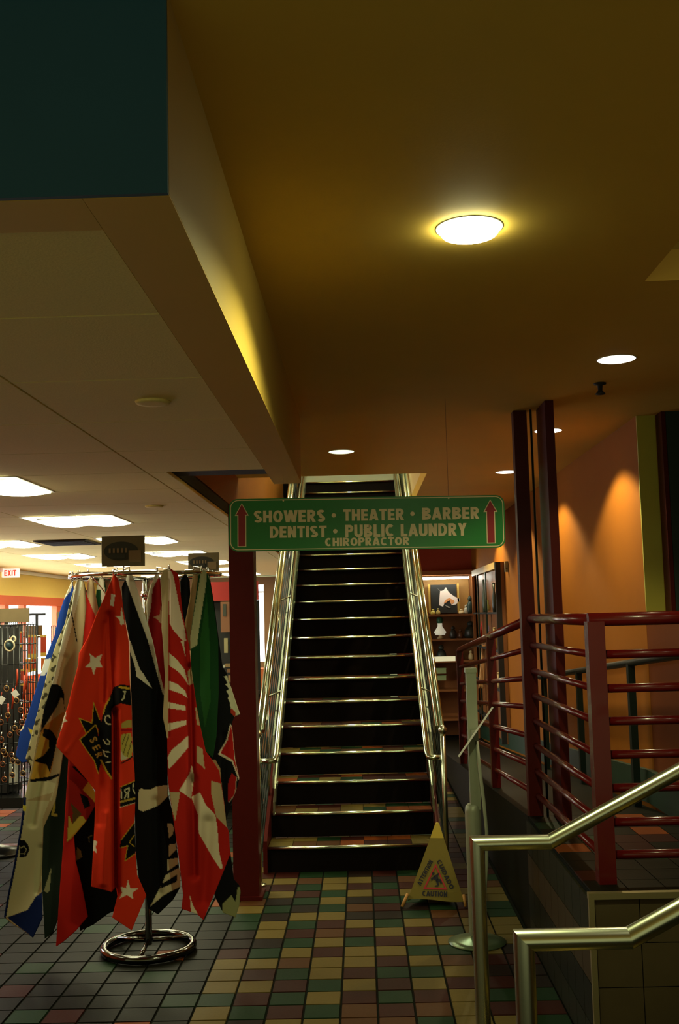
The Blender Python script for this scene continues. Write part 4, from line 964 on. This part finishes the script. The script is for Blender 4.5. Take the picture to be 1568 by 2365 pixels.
# ------------------------------------------------------------------ spinner racks with key rings at the left edge
def spinner(x, y, h, r, label, n=10):
    t = thing('spinner_rack', (x, y, 0), label, 'rack', 'wire spinner racks')
    MB().lathe((x, y, 0), [(.22, 0), (.22, .02), (.05, .05), (.03, .06)], 24).build('base', M_blackgloss, t)
    MB().tube([(x, y, .05), (x, y, h+.12)], .018, 10).build('pole', M_blackgloss, t)
    MB().box(x-r*.95, x+r*.95, y-r*.95, y+r*.95, .35, .42).build('tray', M_blackgloss, t)
    MB().box(x-r*.42, x+r*.42, y-r*.42, y+r*.42, .43, h-.02).build('core_panel', M_dark, t)
    for i in range(4):
        a = math.pi/4+i*math.pi/2; ca, sa = math.cos(a), math.sin(a)
        b = MB(); c = Vector((x+r*ca*.7, y+r*sa*.7, 0)); u = Vector((-sa, ca, 0))
        for k in range(n):
            q = c+u*(r*(-1+2*k/(n-1))*.7); b.tube([q+Vector((0, 0, .42)), q+Vector((0, 0, h))], .004, 5)
        for k in range(9):
            zz = .5+(h-.5)*k/8; b.tube([c+u*(-r*.7)+Vector((0, 0, zz)), c+u*(r*.7)+Vector((0, 0, zz))], .0035, 5)
        b.build('wire_panel', M_blackgloss, t)
    MB().box(x-r*.8, x+r*.8, y-.01, y+.01, h+.02, h+.12).build('header_card', mat('card_brown', (.055, .038, .018), .6), t)
    return t
spinner(-2.62, 7.6, 1.60, .28, 'black wire spinner rack of key rings cut by the left edge')
spinner(-2.45, 9.2, 1.58, .26, 'black wire spinner rack with red packets behind the key ring rack')
spinner(-3.5, 10.4, 1.62, .26, 'black wire spinner rack farthest back near the windows')
ring_mats = [mat('key_gold', (.55, .36, .14), .35, .8), mat('key_copper', (.45, .18, .08), .35, .8), mat('key_silver', (.7, .68, .6), .25, .9)]
def key_ring(p, R, mt_, label, col):
    t = thing('key_ring', p, label, 'key ring', 'key rings on the spinner rack')
    MB().torus(p, (.2, 1, .1), R, R*.16, 20, 6).build('ring', mt_, t)
    MB().lathe(p, [(.0001, -.002), (R*.72, -.002), (R*.72, .002), (.0001, .002)], 16, axis='y').build('medal', col, t)
    MB().tube([Vector(p)+Vector((0, 0, R)), Vector(p)+Vector((0, .01, R+.035))], .002, 5).build('chain', M_chrome, t)
    return t
big = at(22, 1491, 7.30)
key_ring(big, .037, mat('key_ivory', (.75, .66, .42), .4), 'large ivory key ring with a dark medal near the top of the spinner rack', mat('medal_teal', (.02, .06, .07), .4))
MB().torus(at(31, 1476, 7.32), (.3, 1, 0), .018, .006, 16, 6).build('key_ring', mat('key_ivory', (.75, .66, .42), .4), None, label='small ivory ring looped behind the large key ring', cat='key ring')
spots = [(18, 1652), (45, 1692), (34, 1682), (3, 1708), (8, 1735), (55, 1716), (12, 1742), (27, 1744), (41, 1760), (51, 1668), (53, 1786), (23, 1697), (30, 1757), (6, 1765), (38, 1618), (2, 1668), (15, 1590), (48, 1640), (62, 1655), (10, 1800), (28, 1790), (44, 1730)]
for i, (x, y) in enumerate(spots):
    key_ring(at(x, y, 7.28+.02*(i % 4)), .019, ring_mats[i % 2], 'small brass or copper key ring hanging low on the left spinner rack', mat('medal_dark', (.03, .02, .015), .4))
M_pr, M_po, M_pg = mat('packet_red', (.5, .05, .015), .4), mat('packet_orange', (.62, .16, .03), .4), mat('packet_gold', (.65, .42, .06), .4)
def packet(x, y, D, w, h, m1, m2, label):
    p = at(x, y, D); t = thing('hang_packet', p-Vector((0, 0, h)), label, 'packet', 'hanging packets on the spinner racks')
    MB().box(p.x-w/2, p.x+w/2, p.y, p.y+.012, p.z-h*.8, p.z).build('packet', m1, t)
    MB().box(p.x-w/2, p.x+w/2, p.y-.001, p.y+.013, p.z-h, p.z-h*.8).build('gold_foot', m2, t)
    MB().box(p.x-w/2, p.x+w/2, p.y-.001, p.y+.013, p.z, p.z+h*.12).build('header', m2, t)
    MB().tube([(p.x, p.y-.01, p.z+h*.06), (p.x, p.y+.17, p.z+h*.06)], .002, 5).build('peg', M_chrome, t)
for i, (x, y, w, h) in enumerate(((70, 1472, .045, .17), (79, 1472, .045, .17), (100, 1472, .05, .16), (66, 1525, .05, .10), (78, 1522, .05, .10), (100, 1522, .04, .10), (45, 1462, .04, .12), (52, 1550, .03, .12), (36, 1560, .03, .1))):
    packet(x, y, 8.85+.02*(i % 3), w, h, (M_pr, M_po)[i % 2] if i < 6 else M_pr, M_pg, 'red and gold packet hanging on the spinner rack beside the blue flag')
def tagcard(x, y, D, w, h, ang, label, mt_=M_white):
    p = at(x, y, D); t = thing('price_tag', p, label, 'tag', 'white tags on the spinner rack')
    a = math.radians(ang); MB().obox(p, (math.cos(a), 0, math.sin(a)), (0, 1, 0), (-math.sin(a), 0, math.cos(a)), w/2, .002, h/2).build('card', mt_, t)
    MB().tube([p+Vector((0, 0, h/2)), p+Vector((0, .01, h/2+.03))], .0015, 5).build('string', M_pr, t)
tagcard(35, 1602, 7.26, .04, .045, 35, 'tilted white tag on a red string among the key rings')
tagcard(3, 1617, 7.26, .04, .05, -35, 'white tag with a dark dot at the left edge', )
tagcard(6, 1567, 7.9, .05, .04, 0, 'bright white square tag at the left edge')
for i, (x, y, l) in enumerate(((30, 1590, .14), (19, 1625, .12), (56, 1560, .16), (62, 1545, .14), (40, 1545, .12))):
    p = at(x, y, 7.34); MB().tube([p, p-Vector((0, -.005, l*.5)), p-Vector((.006, 0, l))], .006, 6).build('lanyard', M_pr, None, label='red lanyard hanging among the key rings', cat='lanyard', group='red lanyards on the spinner rack')
M_paper = mat('pale_booklet', (.62, .62, .55), .5)
t = thing('display_box', at(10, 1800, 7.5), 'pale ribbed box standing below the key rings', 'box')
p = at(10, 1765, 7.5)
for k in range(6): MB().box(p.x-.08+.028*k, p.x-.08+.028*k+.022, p.y, p.y+.05, p.z-.14, p.z+.01).build('rib', M_paper, t)
MB().box(p.x-.085, p.x+.09, p.y+.01, p.y+.12, .44, p.z-.141).build('box', M_dark, t)
# T-shaped stand by the window
t = thing('display_stand', at(85, 1500, 10.8)*1, 'T-shaped display stand silhouetted against the bright window', 'stand')
p = at(85, 1419, 10.8); t.location = (p.x, p.y, 0)
MB().box(p.x-.09, p.x+.09, p.y-.01, p.y+.01, p.z-.012, p.z+.012).build('arm', M_dark, t)
MB().box(p.x-.012, p.x+.012, p.y-.01, p.y+.01, 0, p.z-.012).build('post', M_dark, t)
MB().box(p.x-.12, p.x+.05, p.y+.011, p.y+.03, p.z-.24, p.z-.11).build('board', M_brown, t)
# goods gondola between flags and column
gd = thing('gondola_shelf', (-1.2, 9.2, 0), 'merchandise gondola with a red header between the flags and the maroon column', 'shelf')
a0, a1 = at(470, 1345, 9.2), at(596, 1385, 9.2)
MB().box(a0.x, a1.x, 9.2, 9.26, a1.z, a0.z).build('header', mat('header_red', (.42, .02, .015), .5), gd)
MB().box(a0.x, a1.x, 9.27, 9.31, 0, a1.z-.002).build('back_panel', M_dark, gd)
for z in (.25, .6, .95): MB().box(a0.x, a1.x, 8.98, 9.268, z, z+.03).build('shelf', M_dark, gd)
for i, (xa, ya, xb, yb, c) in enumerate(((509, 1390, 531, 1460, (.30, .13, .06)), (517, 1474, 526, 1508, (.42, .38, .2)), (520, 1533, 536, 1540, (.3, .2, .08)), (524, 1545, 538, 1553, (.25, .12, .05)), (527, 1560, 536, 1576, (.35, .22, .1)), (515, 1536, 519, 1542, (.6, .6, .5)))):
    p, q = at(xa, ya, 9.16), at(xb, yb, 9.16)
    t = thing('hanging_card', (p.x, 9.16, q.z), ['framed brownish poster card under the red header', 'pale narrow card below the poster', 'tan strip card beside the notched flag', 'small brown card beside the notched flag', 'lower tan card beside the notched flag', 'tiny white tag beside the notched flag'][i], 'card')
    MB().box(p.x, q.x, 9.16, 9.2, q.z, p.z).build('card', mat('goods_%d' % i, c, .5), t)
    if i == 0: MB().box(p.x+.02, q.x-.03, 9.155, 9.159, q.z+.14, p.z-.02).build('picture', mat('goods_pic', (.06, .07, .05), .5), t)
# orange carton seen between column and stair
p, q = at(593, 1545, 12.5), at(607, 1640, 12.5)
t = thing('orange_carton', (p.x, 12.5, 0), 'orange carton stack beside the stair railing at the back of the shop', 'box')
MB().box(p.x-.05, q.x+.1, 12.5, 12.8, .45, p.z).build('carton', mat('carton_orange', (.5, .12, .02), .6), t)
MB().box(p.x-.05, q.x+.1, 12.5, 12.8, 0, .448).build('carton', M_brown, t)
# exit sign
t = thing('exit_sign', (-4.33, 13.0, 2.165), 'white EXIT sign with red letters on the yellow wall', 'sign')
MB().box(-4.44, -4.235, 13.0, 13.06, 2.175, 2.287).build('case', mat('exit_white', (.85, .8, .75), .4, emit=(1, .85, .8), estr=.6), t)
text_mesh('EXIT', mat('exit_red', (.8, .03, .02), .5, emit=(1, .06, .03), estr=.8), t, (-4.335, 12.999, 2.231), (1, 0, 0), (0, 0, 1), .15, .072, depth=.001, t=.2)

# ------------------------------------------------------------------ gift cabinet at the back right
M_wood = mat('cabinet_wood', (.26, .10, .03), .45, var=.15, vscale=8)
M_wlit = mat('cabinet_wood_lit', (.55, .30, .07), .5, var=.08)  # lighter copy of the wood, tube glow put into its colour
gc = thing('gift_cabinet', (1.1, 13.9, 0), 'wooden gift cabinet with lit shelves and a horse picture at the back', 'cabinet')
MB().box(.62, 1.49, 14.12, 14.19, 0, 2.15).build('back_panel', M_wood, gc)
MB().box(.62, 1.49, 13.70, 14.12, 2.09, 2.15).build('top', M_wood, gc)
MB().box(.62, .65, 13.70, 14.12, .0, 2.09).build('side', M_wood, gc); MB().box(1.445, 1.475, 13.70, 14.12, .0, 2.09).build('side', M_wood, gc)
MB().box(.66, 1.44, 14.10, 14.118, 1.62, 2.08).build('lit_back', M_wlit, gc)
for z in (1.585, 1.27, .99, .62, .25): MB().box(.652, 1.443, 13.74, 14.115, z-.025, z).build('shelf', M_wood, gc)
MB().tube([(.80, 13.72, 2.052), (1.41, 13.72, 2.052)], .014, 10).build('tube_lamp', emis('cabinet_tube', (1, .97, .8), 26.0), gc)
MB().box(.925, 1.195, 13.70, 13.738, .985, 1.045).build('shelf_edge_strip', mat('edge_strip', (.75, .75, .5), .5, emit=(1, .95, .6), estr=.35), gc)  # pale strip with weak emission in its material
for x in (.905, 1.285): MB().box(x-.012, x+.012, 13.98, 14.0, 1.60, 1.985).build('picture_post', mat('gilt', (.65, .45, .10), .35, .5), gc)
pc = thing('horse_picture', (1.10, 13.99, 1.60), 'dark picture of a pale horse head standing on the top shelf', 'picture')
MB().box(.925, 1.265, 13.985, 14.0, 1.60, 1.975).build('canvas', mat('canvas_dark', (.012, .016, .014), .5), pc)
hz = zc(960, 1270, .1658)
def hpoly(pts, mt_, name, d=13.98):
    q = [at(x, y, d) for x, y in hz(*pts)]
    MB().prism(q, (0, .003, 0)).build(name, mt_, pc)
hpoly([(300, 535), (340, 570), (330, 700), (325, 770), (380, 790), (410, 720), (470, 700), (500, 770), (560, 760), (620, 700), (610, 680), (540, 650), (460, 590), (420, 520), (390, 560), (350, 575)], mat('horse_white', (.75, .70, .64), .6), 'horse_head')
hpoly([(390, 740), (420, 690), (470, 670), (530, 700), (540, 730), (500, 760), (470, 700), (420, 735)], mat('horse_tan', (.62, .28, .10), .6), 'horse_cheek', 13.975)
hpoly([(400, 770), (440, 780), (490, 800), (460, 810)], mat('bridle', (.3, .32, .28), .5), 'bridle', 13.975)
def vase(x, y, D, h, r, mt_, label, name='vase', cat='vase'):
    p = at(x, y, D); t = thing(name, p, label, cat, 'small gifts in the cabinet')
    MB().lathe(p, [(r*.6, 0), (r, h*.2), (r*.9, h*.45), (r*.35, h*.7), (r*.4, h)], 14).build('body', mt_, t)
    MB().lathe(p, [(r*.42, h), (r*.5, h*1.03), (r*.3, h*1.06)], 12).build('lip', mt_, t)
def snap(x, D, z): 
    r = ray(x, 1420); return (r*D).x
def gift(x, z, h, r, c, label, name='figurine', cat='figurine', D=13.85):
    px = snap(x, D, z); t = thing(name, (px, D, z), label, cat, 'small gifts in the cabinet')
    mt_ = mat('gift_%d' % abs(hash(c)), c, .4)
    MB().lathe((px, D, z), [(r*.7, 0), (r, h*.15), (r*.85, h*.5), (r*.4, h*.72)], 12).build('body', mt_, t)
    MB().lathe((px, D, z+h*.72), [(.0001, -.002), (r*.5, h*.03), (r*.55, h*.14), (r*.3, h*.26), (.0001, h*.28)], 12).build('head', mt_, t)
gift(1086, 1.585, .23, .05, (.02, .05, .04), 'tall dark vase right of the horse picture', 'vase', 'vase')
gift(1077, 1.585, .12, .035, (.45, .45, .35), 'pale green jar before the dark vase', 'jar', 'jar')
gift(1066, 1.585, .06, .04, (.65, .55, .3), 'small cream figurine under the right gilt post')
gift(1000, 1.585, .07, .035, (.55, .5, .1), 'yellow figurine at the left foot of the horse picture')
gift(1012, 1.585, .08, .03, (.5, .42, .12), 'tan figurine at the left front of the horse picture')
gift(1045, 1.27, .16, .05, (.03, .03, .025), 'dark squat figurine right of the bell lamp')
gift(1062, 1.27, .12, .04, (.12, .05, .02), 'brown figurine on the second shelf')
gift(1086, 1.27, .22, .09, (.02, .025, .02), 'bulky dark figurine at the right of the second shelf')
gift(1016, .99, .20, .07, (.02, .03, .025), 'dark vase on the third shelf by the railing', 'vase', 'vase')
gift(1060, .99, .16, .05, (.02, .05, .03), 'dark green figurine on the third shelf')
gift(1084, .99, .12, .035, (.7, .6, .35), 'cream figurine at the right of the third shelf')
t = thing('bell_lamp', (1.0, 13.85, 1.27), 'table lamp with a white bell shade and green top', 'lamp'); px = snap(1015, 13.85, 0)
t.location = (px, 13.85, 1.27)
MB().lathe((px, 13.85, 1.27), [(.04, 0), (.045, .01), (.02, .03), (.02, .09)], 16).build('foot', mat('lamp_tan', (.4, .3, .15), .5), t)
MB().lathe((px, 13.85, 1.27), [(.06, .05), (.08, .085), (.05, .13), (.03, .16), (.03, .20)], 18).build('shade', mat('shade_white', (.8, .78, .6), .5, emit=(1, .95, .7), estr=.25), t)
MB().lathe((px, 13.85, 1.27), [(.03, .20), (.042, .22), (.04, .27), (.02, .28)], 16).build('top', mat('lamp_green', (.02, .12, .06), .4), t)
for i, (x0, x1, y0, y1) in enumerate(((1005, 1030, 1543, 1556), (1005, 1030, 1560, 1572))):
    p, q = at(x0, y1, 13.75), at(x1, y0, 13.75)
    t = thing('gift_box', (p.x, 13.75, p.z), ['pale green boxed gift, upper of two beside the stair railing', 'pale green boxed gift, lower of two beside the stair railing'][i], 'box')
    MB().box(p.x, q.x, 13.75, 13.9, p.z, q.z-.008).build('box', mat('gift_green', (.25, .36, .18), .5), t)
    MB().box(p.x-.004, q.x+.004, 13.746, 13.904, q.z-.008, q.z).build('lid', mat('gift_green', (.25, .36, .18), .5), t)
p = at(1090, 1560, 12.6); 
gift(1088, .62, .28, .08, (.35, .45, .3), 'pale green jar low in the cabinet behind the floor stand', 'jar', 'jar')
gift(1104, .25, .2, .06, (.7, .65, .45), 'cream jar low in the cabinet behind the ramp railing', 'jar', 'jar')
# side cabinet along the orange wall
sc_ = thing('side_cabinet', (1.38, 12.1, 0), 'tall dark side cabinet with framed goods along the orange wall', 'cabinet')
MB().box(1.46, 1.497, 11.0, 13.3, .25, 2.12).build('back_panel', M_wood, sc_)
MB().box(1.405, 1.46, 11.0, 11.04, .25, 2.12).build('side', M_dark, sc_)
MB().box(1.40, 1.46, 11.04, 13.3, 2.05, 2.12).build('top', mat('gilt_wood', (.40, .27, .07), .45), sc_)
for z in (1.60, 1.2, .8, .4): MB().box(1.405, 1.46, 11.04, 13.3, z-.02, z).build('shelf', M_dark, sc_)
MB().box(1.40, 1.415, 11.9, 11.96, .25, 2.05).build('mullion', M_darkrail, sc_)
MB().box(1.40, 1.415, 12.7, 12.76, .25, 2.05).build('mullion', M_darkrail, sc_)
for i, (y, z, h, c, l) in enumerate(((11.4, 1.60, .30, (.02, .03, .02), 'dark framed piece on the upper side shelf'), (12.3, 1.60, .36, (.03, .05, .03), 'tall dark figure on the upper side shelf'), (11.5, 1.2, .22, (.5, .38, .15), 'tan figurine on the middle side shelf'), (11.6, .8, .25, (.02, .06, .06), 'teal vase on the lower side shelf'), (11.3, .8, .15, (.6, .45, .2), 'amber jar on the lower side shelf'), (12.0, 1.62, .1, (.7, .7, .2), 'yellow-green ornament on the upper side shelf'))):
    t = thing('ornament', (1.432, y, z), l, 'ornament', 'ornaments in the side cabinet'); mt_ = mat('orn_%d' % i, c, .4)
    MB().lathe((1.432, y, z), [(.02, 0), (.026, h*.2), (.024, h*.5), (.012, h*.75), (.015, h)], 14).build('body', mt_, t)
    MB().lathe((1.432, y, z+h), [(.015, 0), (.018, .012), (.0001, .02)], 14).build('lid', mt_, t)
def scarf(x, D, y0, y1, w, c, label):
    p, q = at(x, y0, D), at(x-5, y1, D); b = MB(); n = 14; k = 9; mt_ = mat('scarf_'+label[:4], c, .8)
    t = thing('scarf', p, label, 'scarf')
    for i in range(n+1):
        v = i/n; ww = w*(.55+.6*v)
        for j in range(k+1):
            u = j/k-.5; b.v.append(p+(q-p)*v+Vector((u*ww, .012*math.sin(j*2.1+i*.2), 0)))
    for i in range(n):
        for j in range(k): b.f.append([i*(k+1)+j, i*(k+1)+j+1, (i+1)*(k+1)+j+1, (i+1)*(k+1)+j]); b.smooth.append(True)
    o = b.build('cloth', mt_, t); sm = o.modifiers.new('thickness', 'SOLIDIFY'); sm.thickness = .004
    MB().torus(p+Vector((0, 0, .01)), (0, 1, 0), .012, .003, 12, 5).build('hanger', M_chrome, t)
scarf(1121, 12.9, 1415, 1472, .09, (.75, .06, .03), 'red scarf hanging at the corner of the gift cabinets')
scarf(1140, 12.2, 1415, 1460, .08, (.16, .12, .20), 'grey-purple scarf hanging beside the red scarf')
scarf(1117, 12.6, 1490, 1590, .06, (.55, .30, .12), 'tan hanging cloth below the red scarf')
p, q = at(1167, 1321, 10.7), at(1181, 1296, 10.7)
t = thing('wall_notice', (p.x, 10.7, p.z), 'small pale notice box on the orange wall above the side cabinet', 'notice')
MB().box(p.x, 1.498, 10.7, 10.74, p.z, q.z).build('panel', mat('notice', (.55, .55, .38), .5), t)
MB().box(p.x+.004, 1.49, 10.695, 10.699, p.z+.03, p.z+.045).build('printed_band', mat('notice_dark', (.2, .2, .14), .5), t)
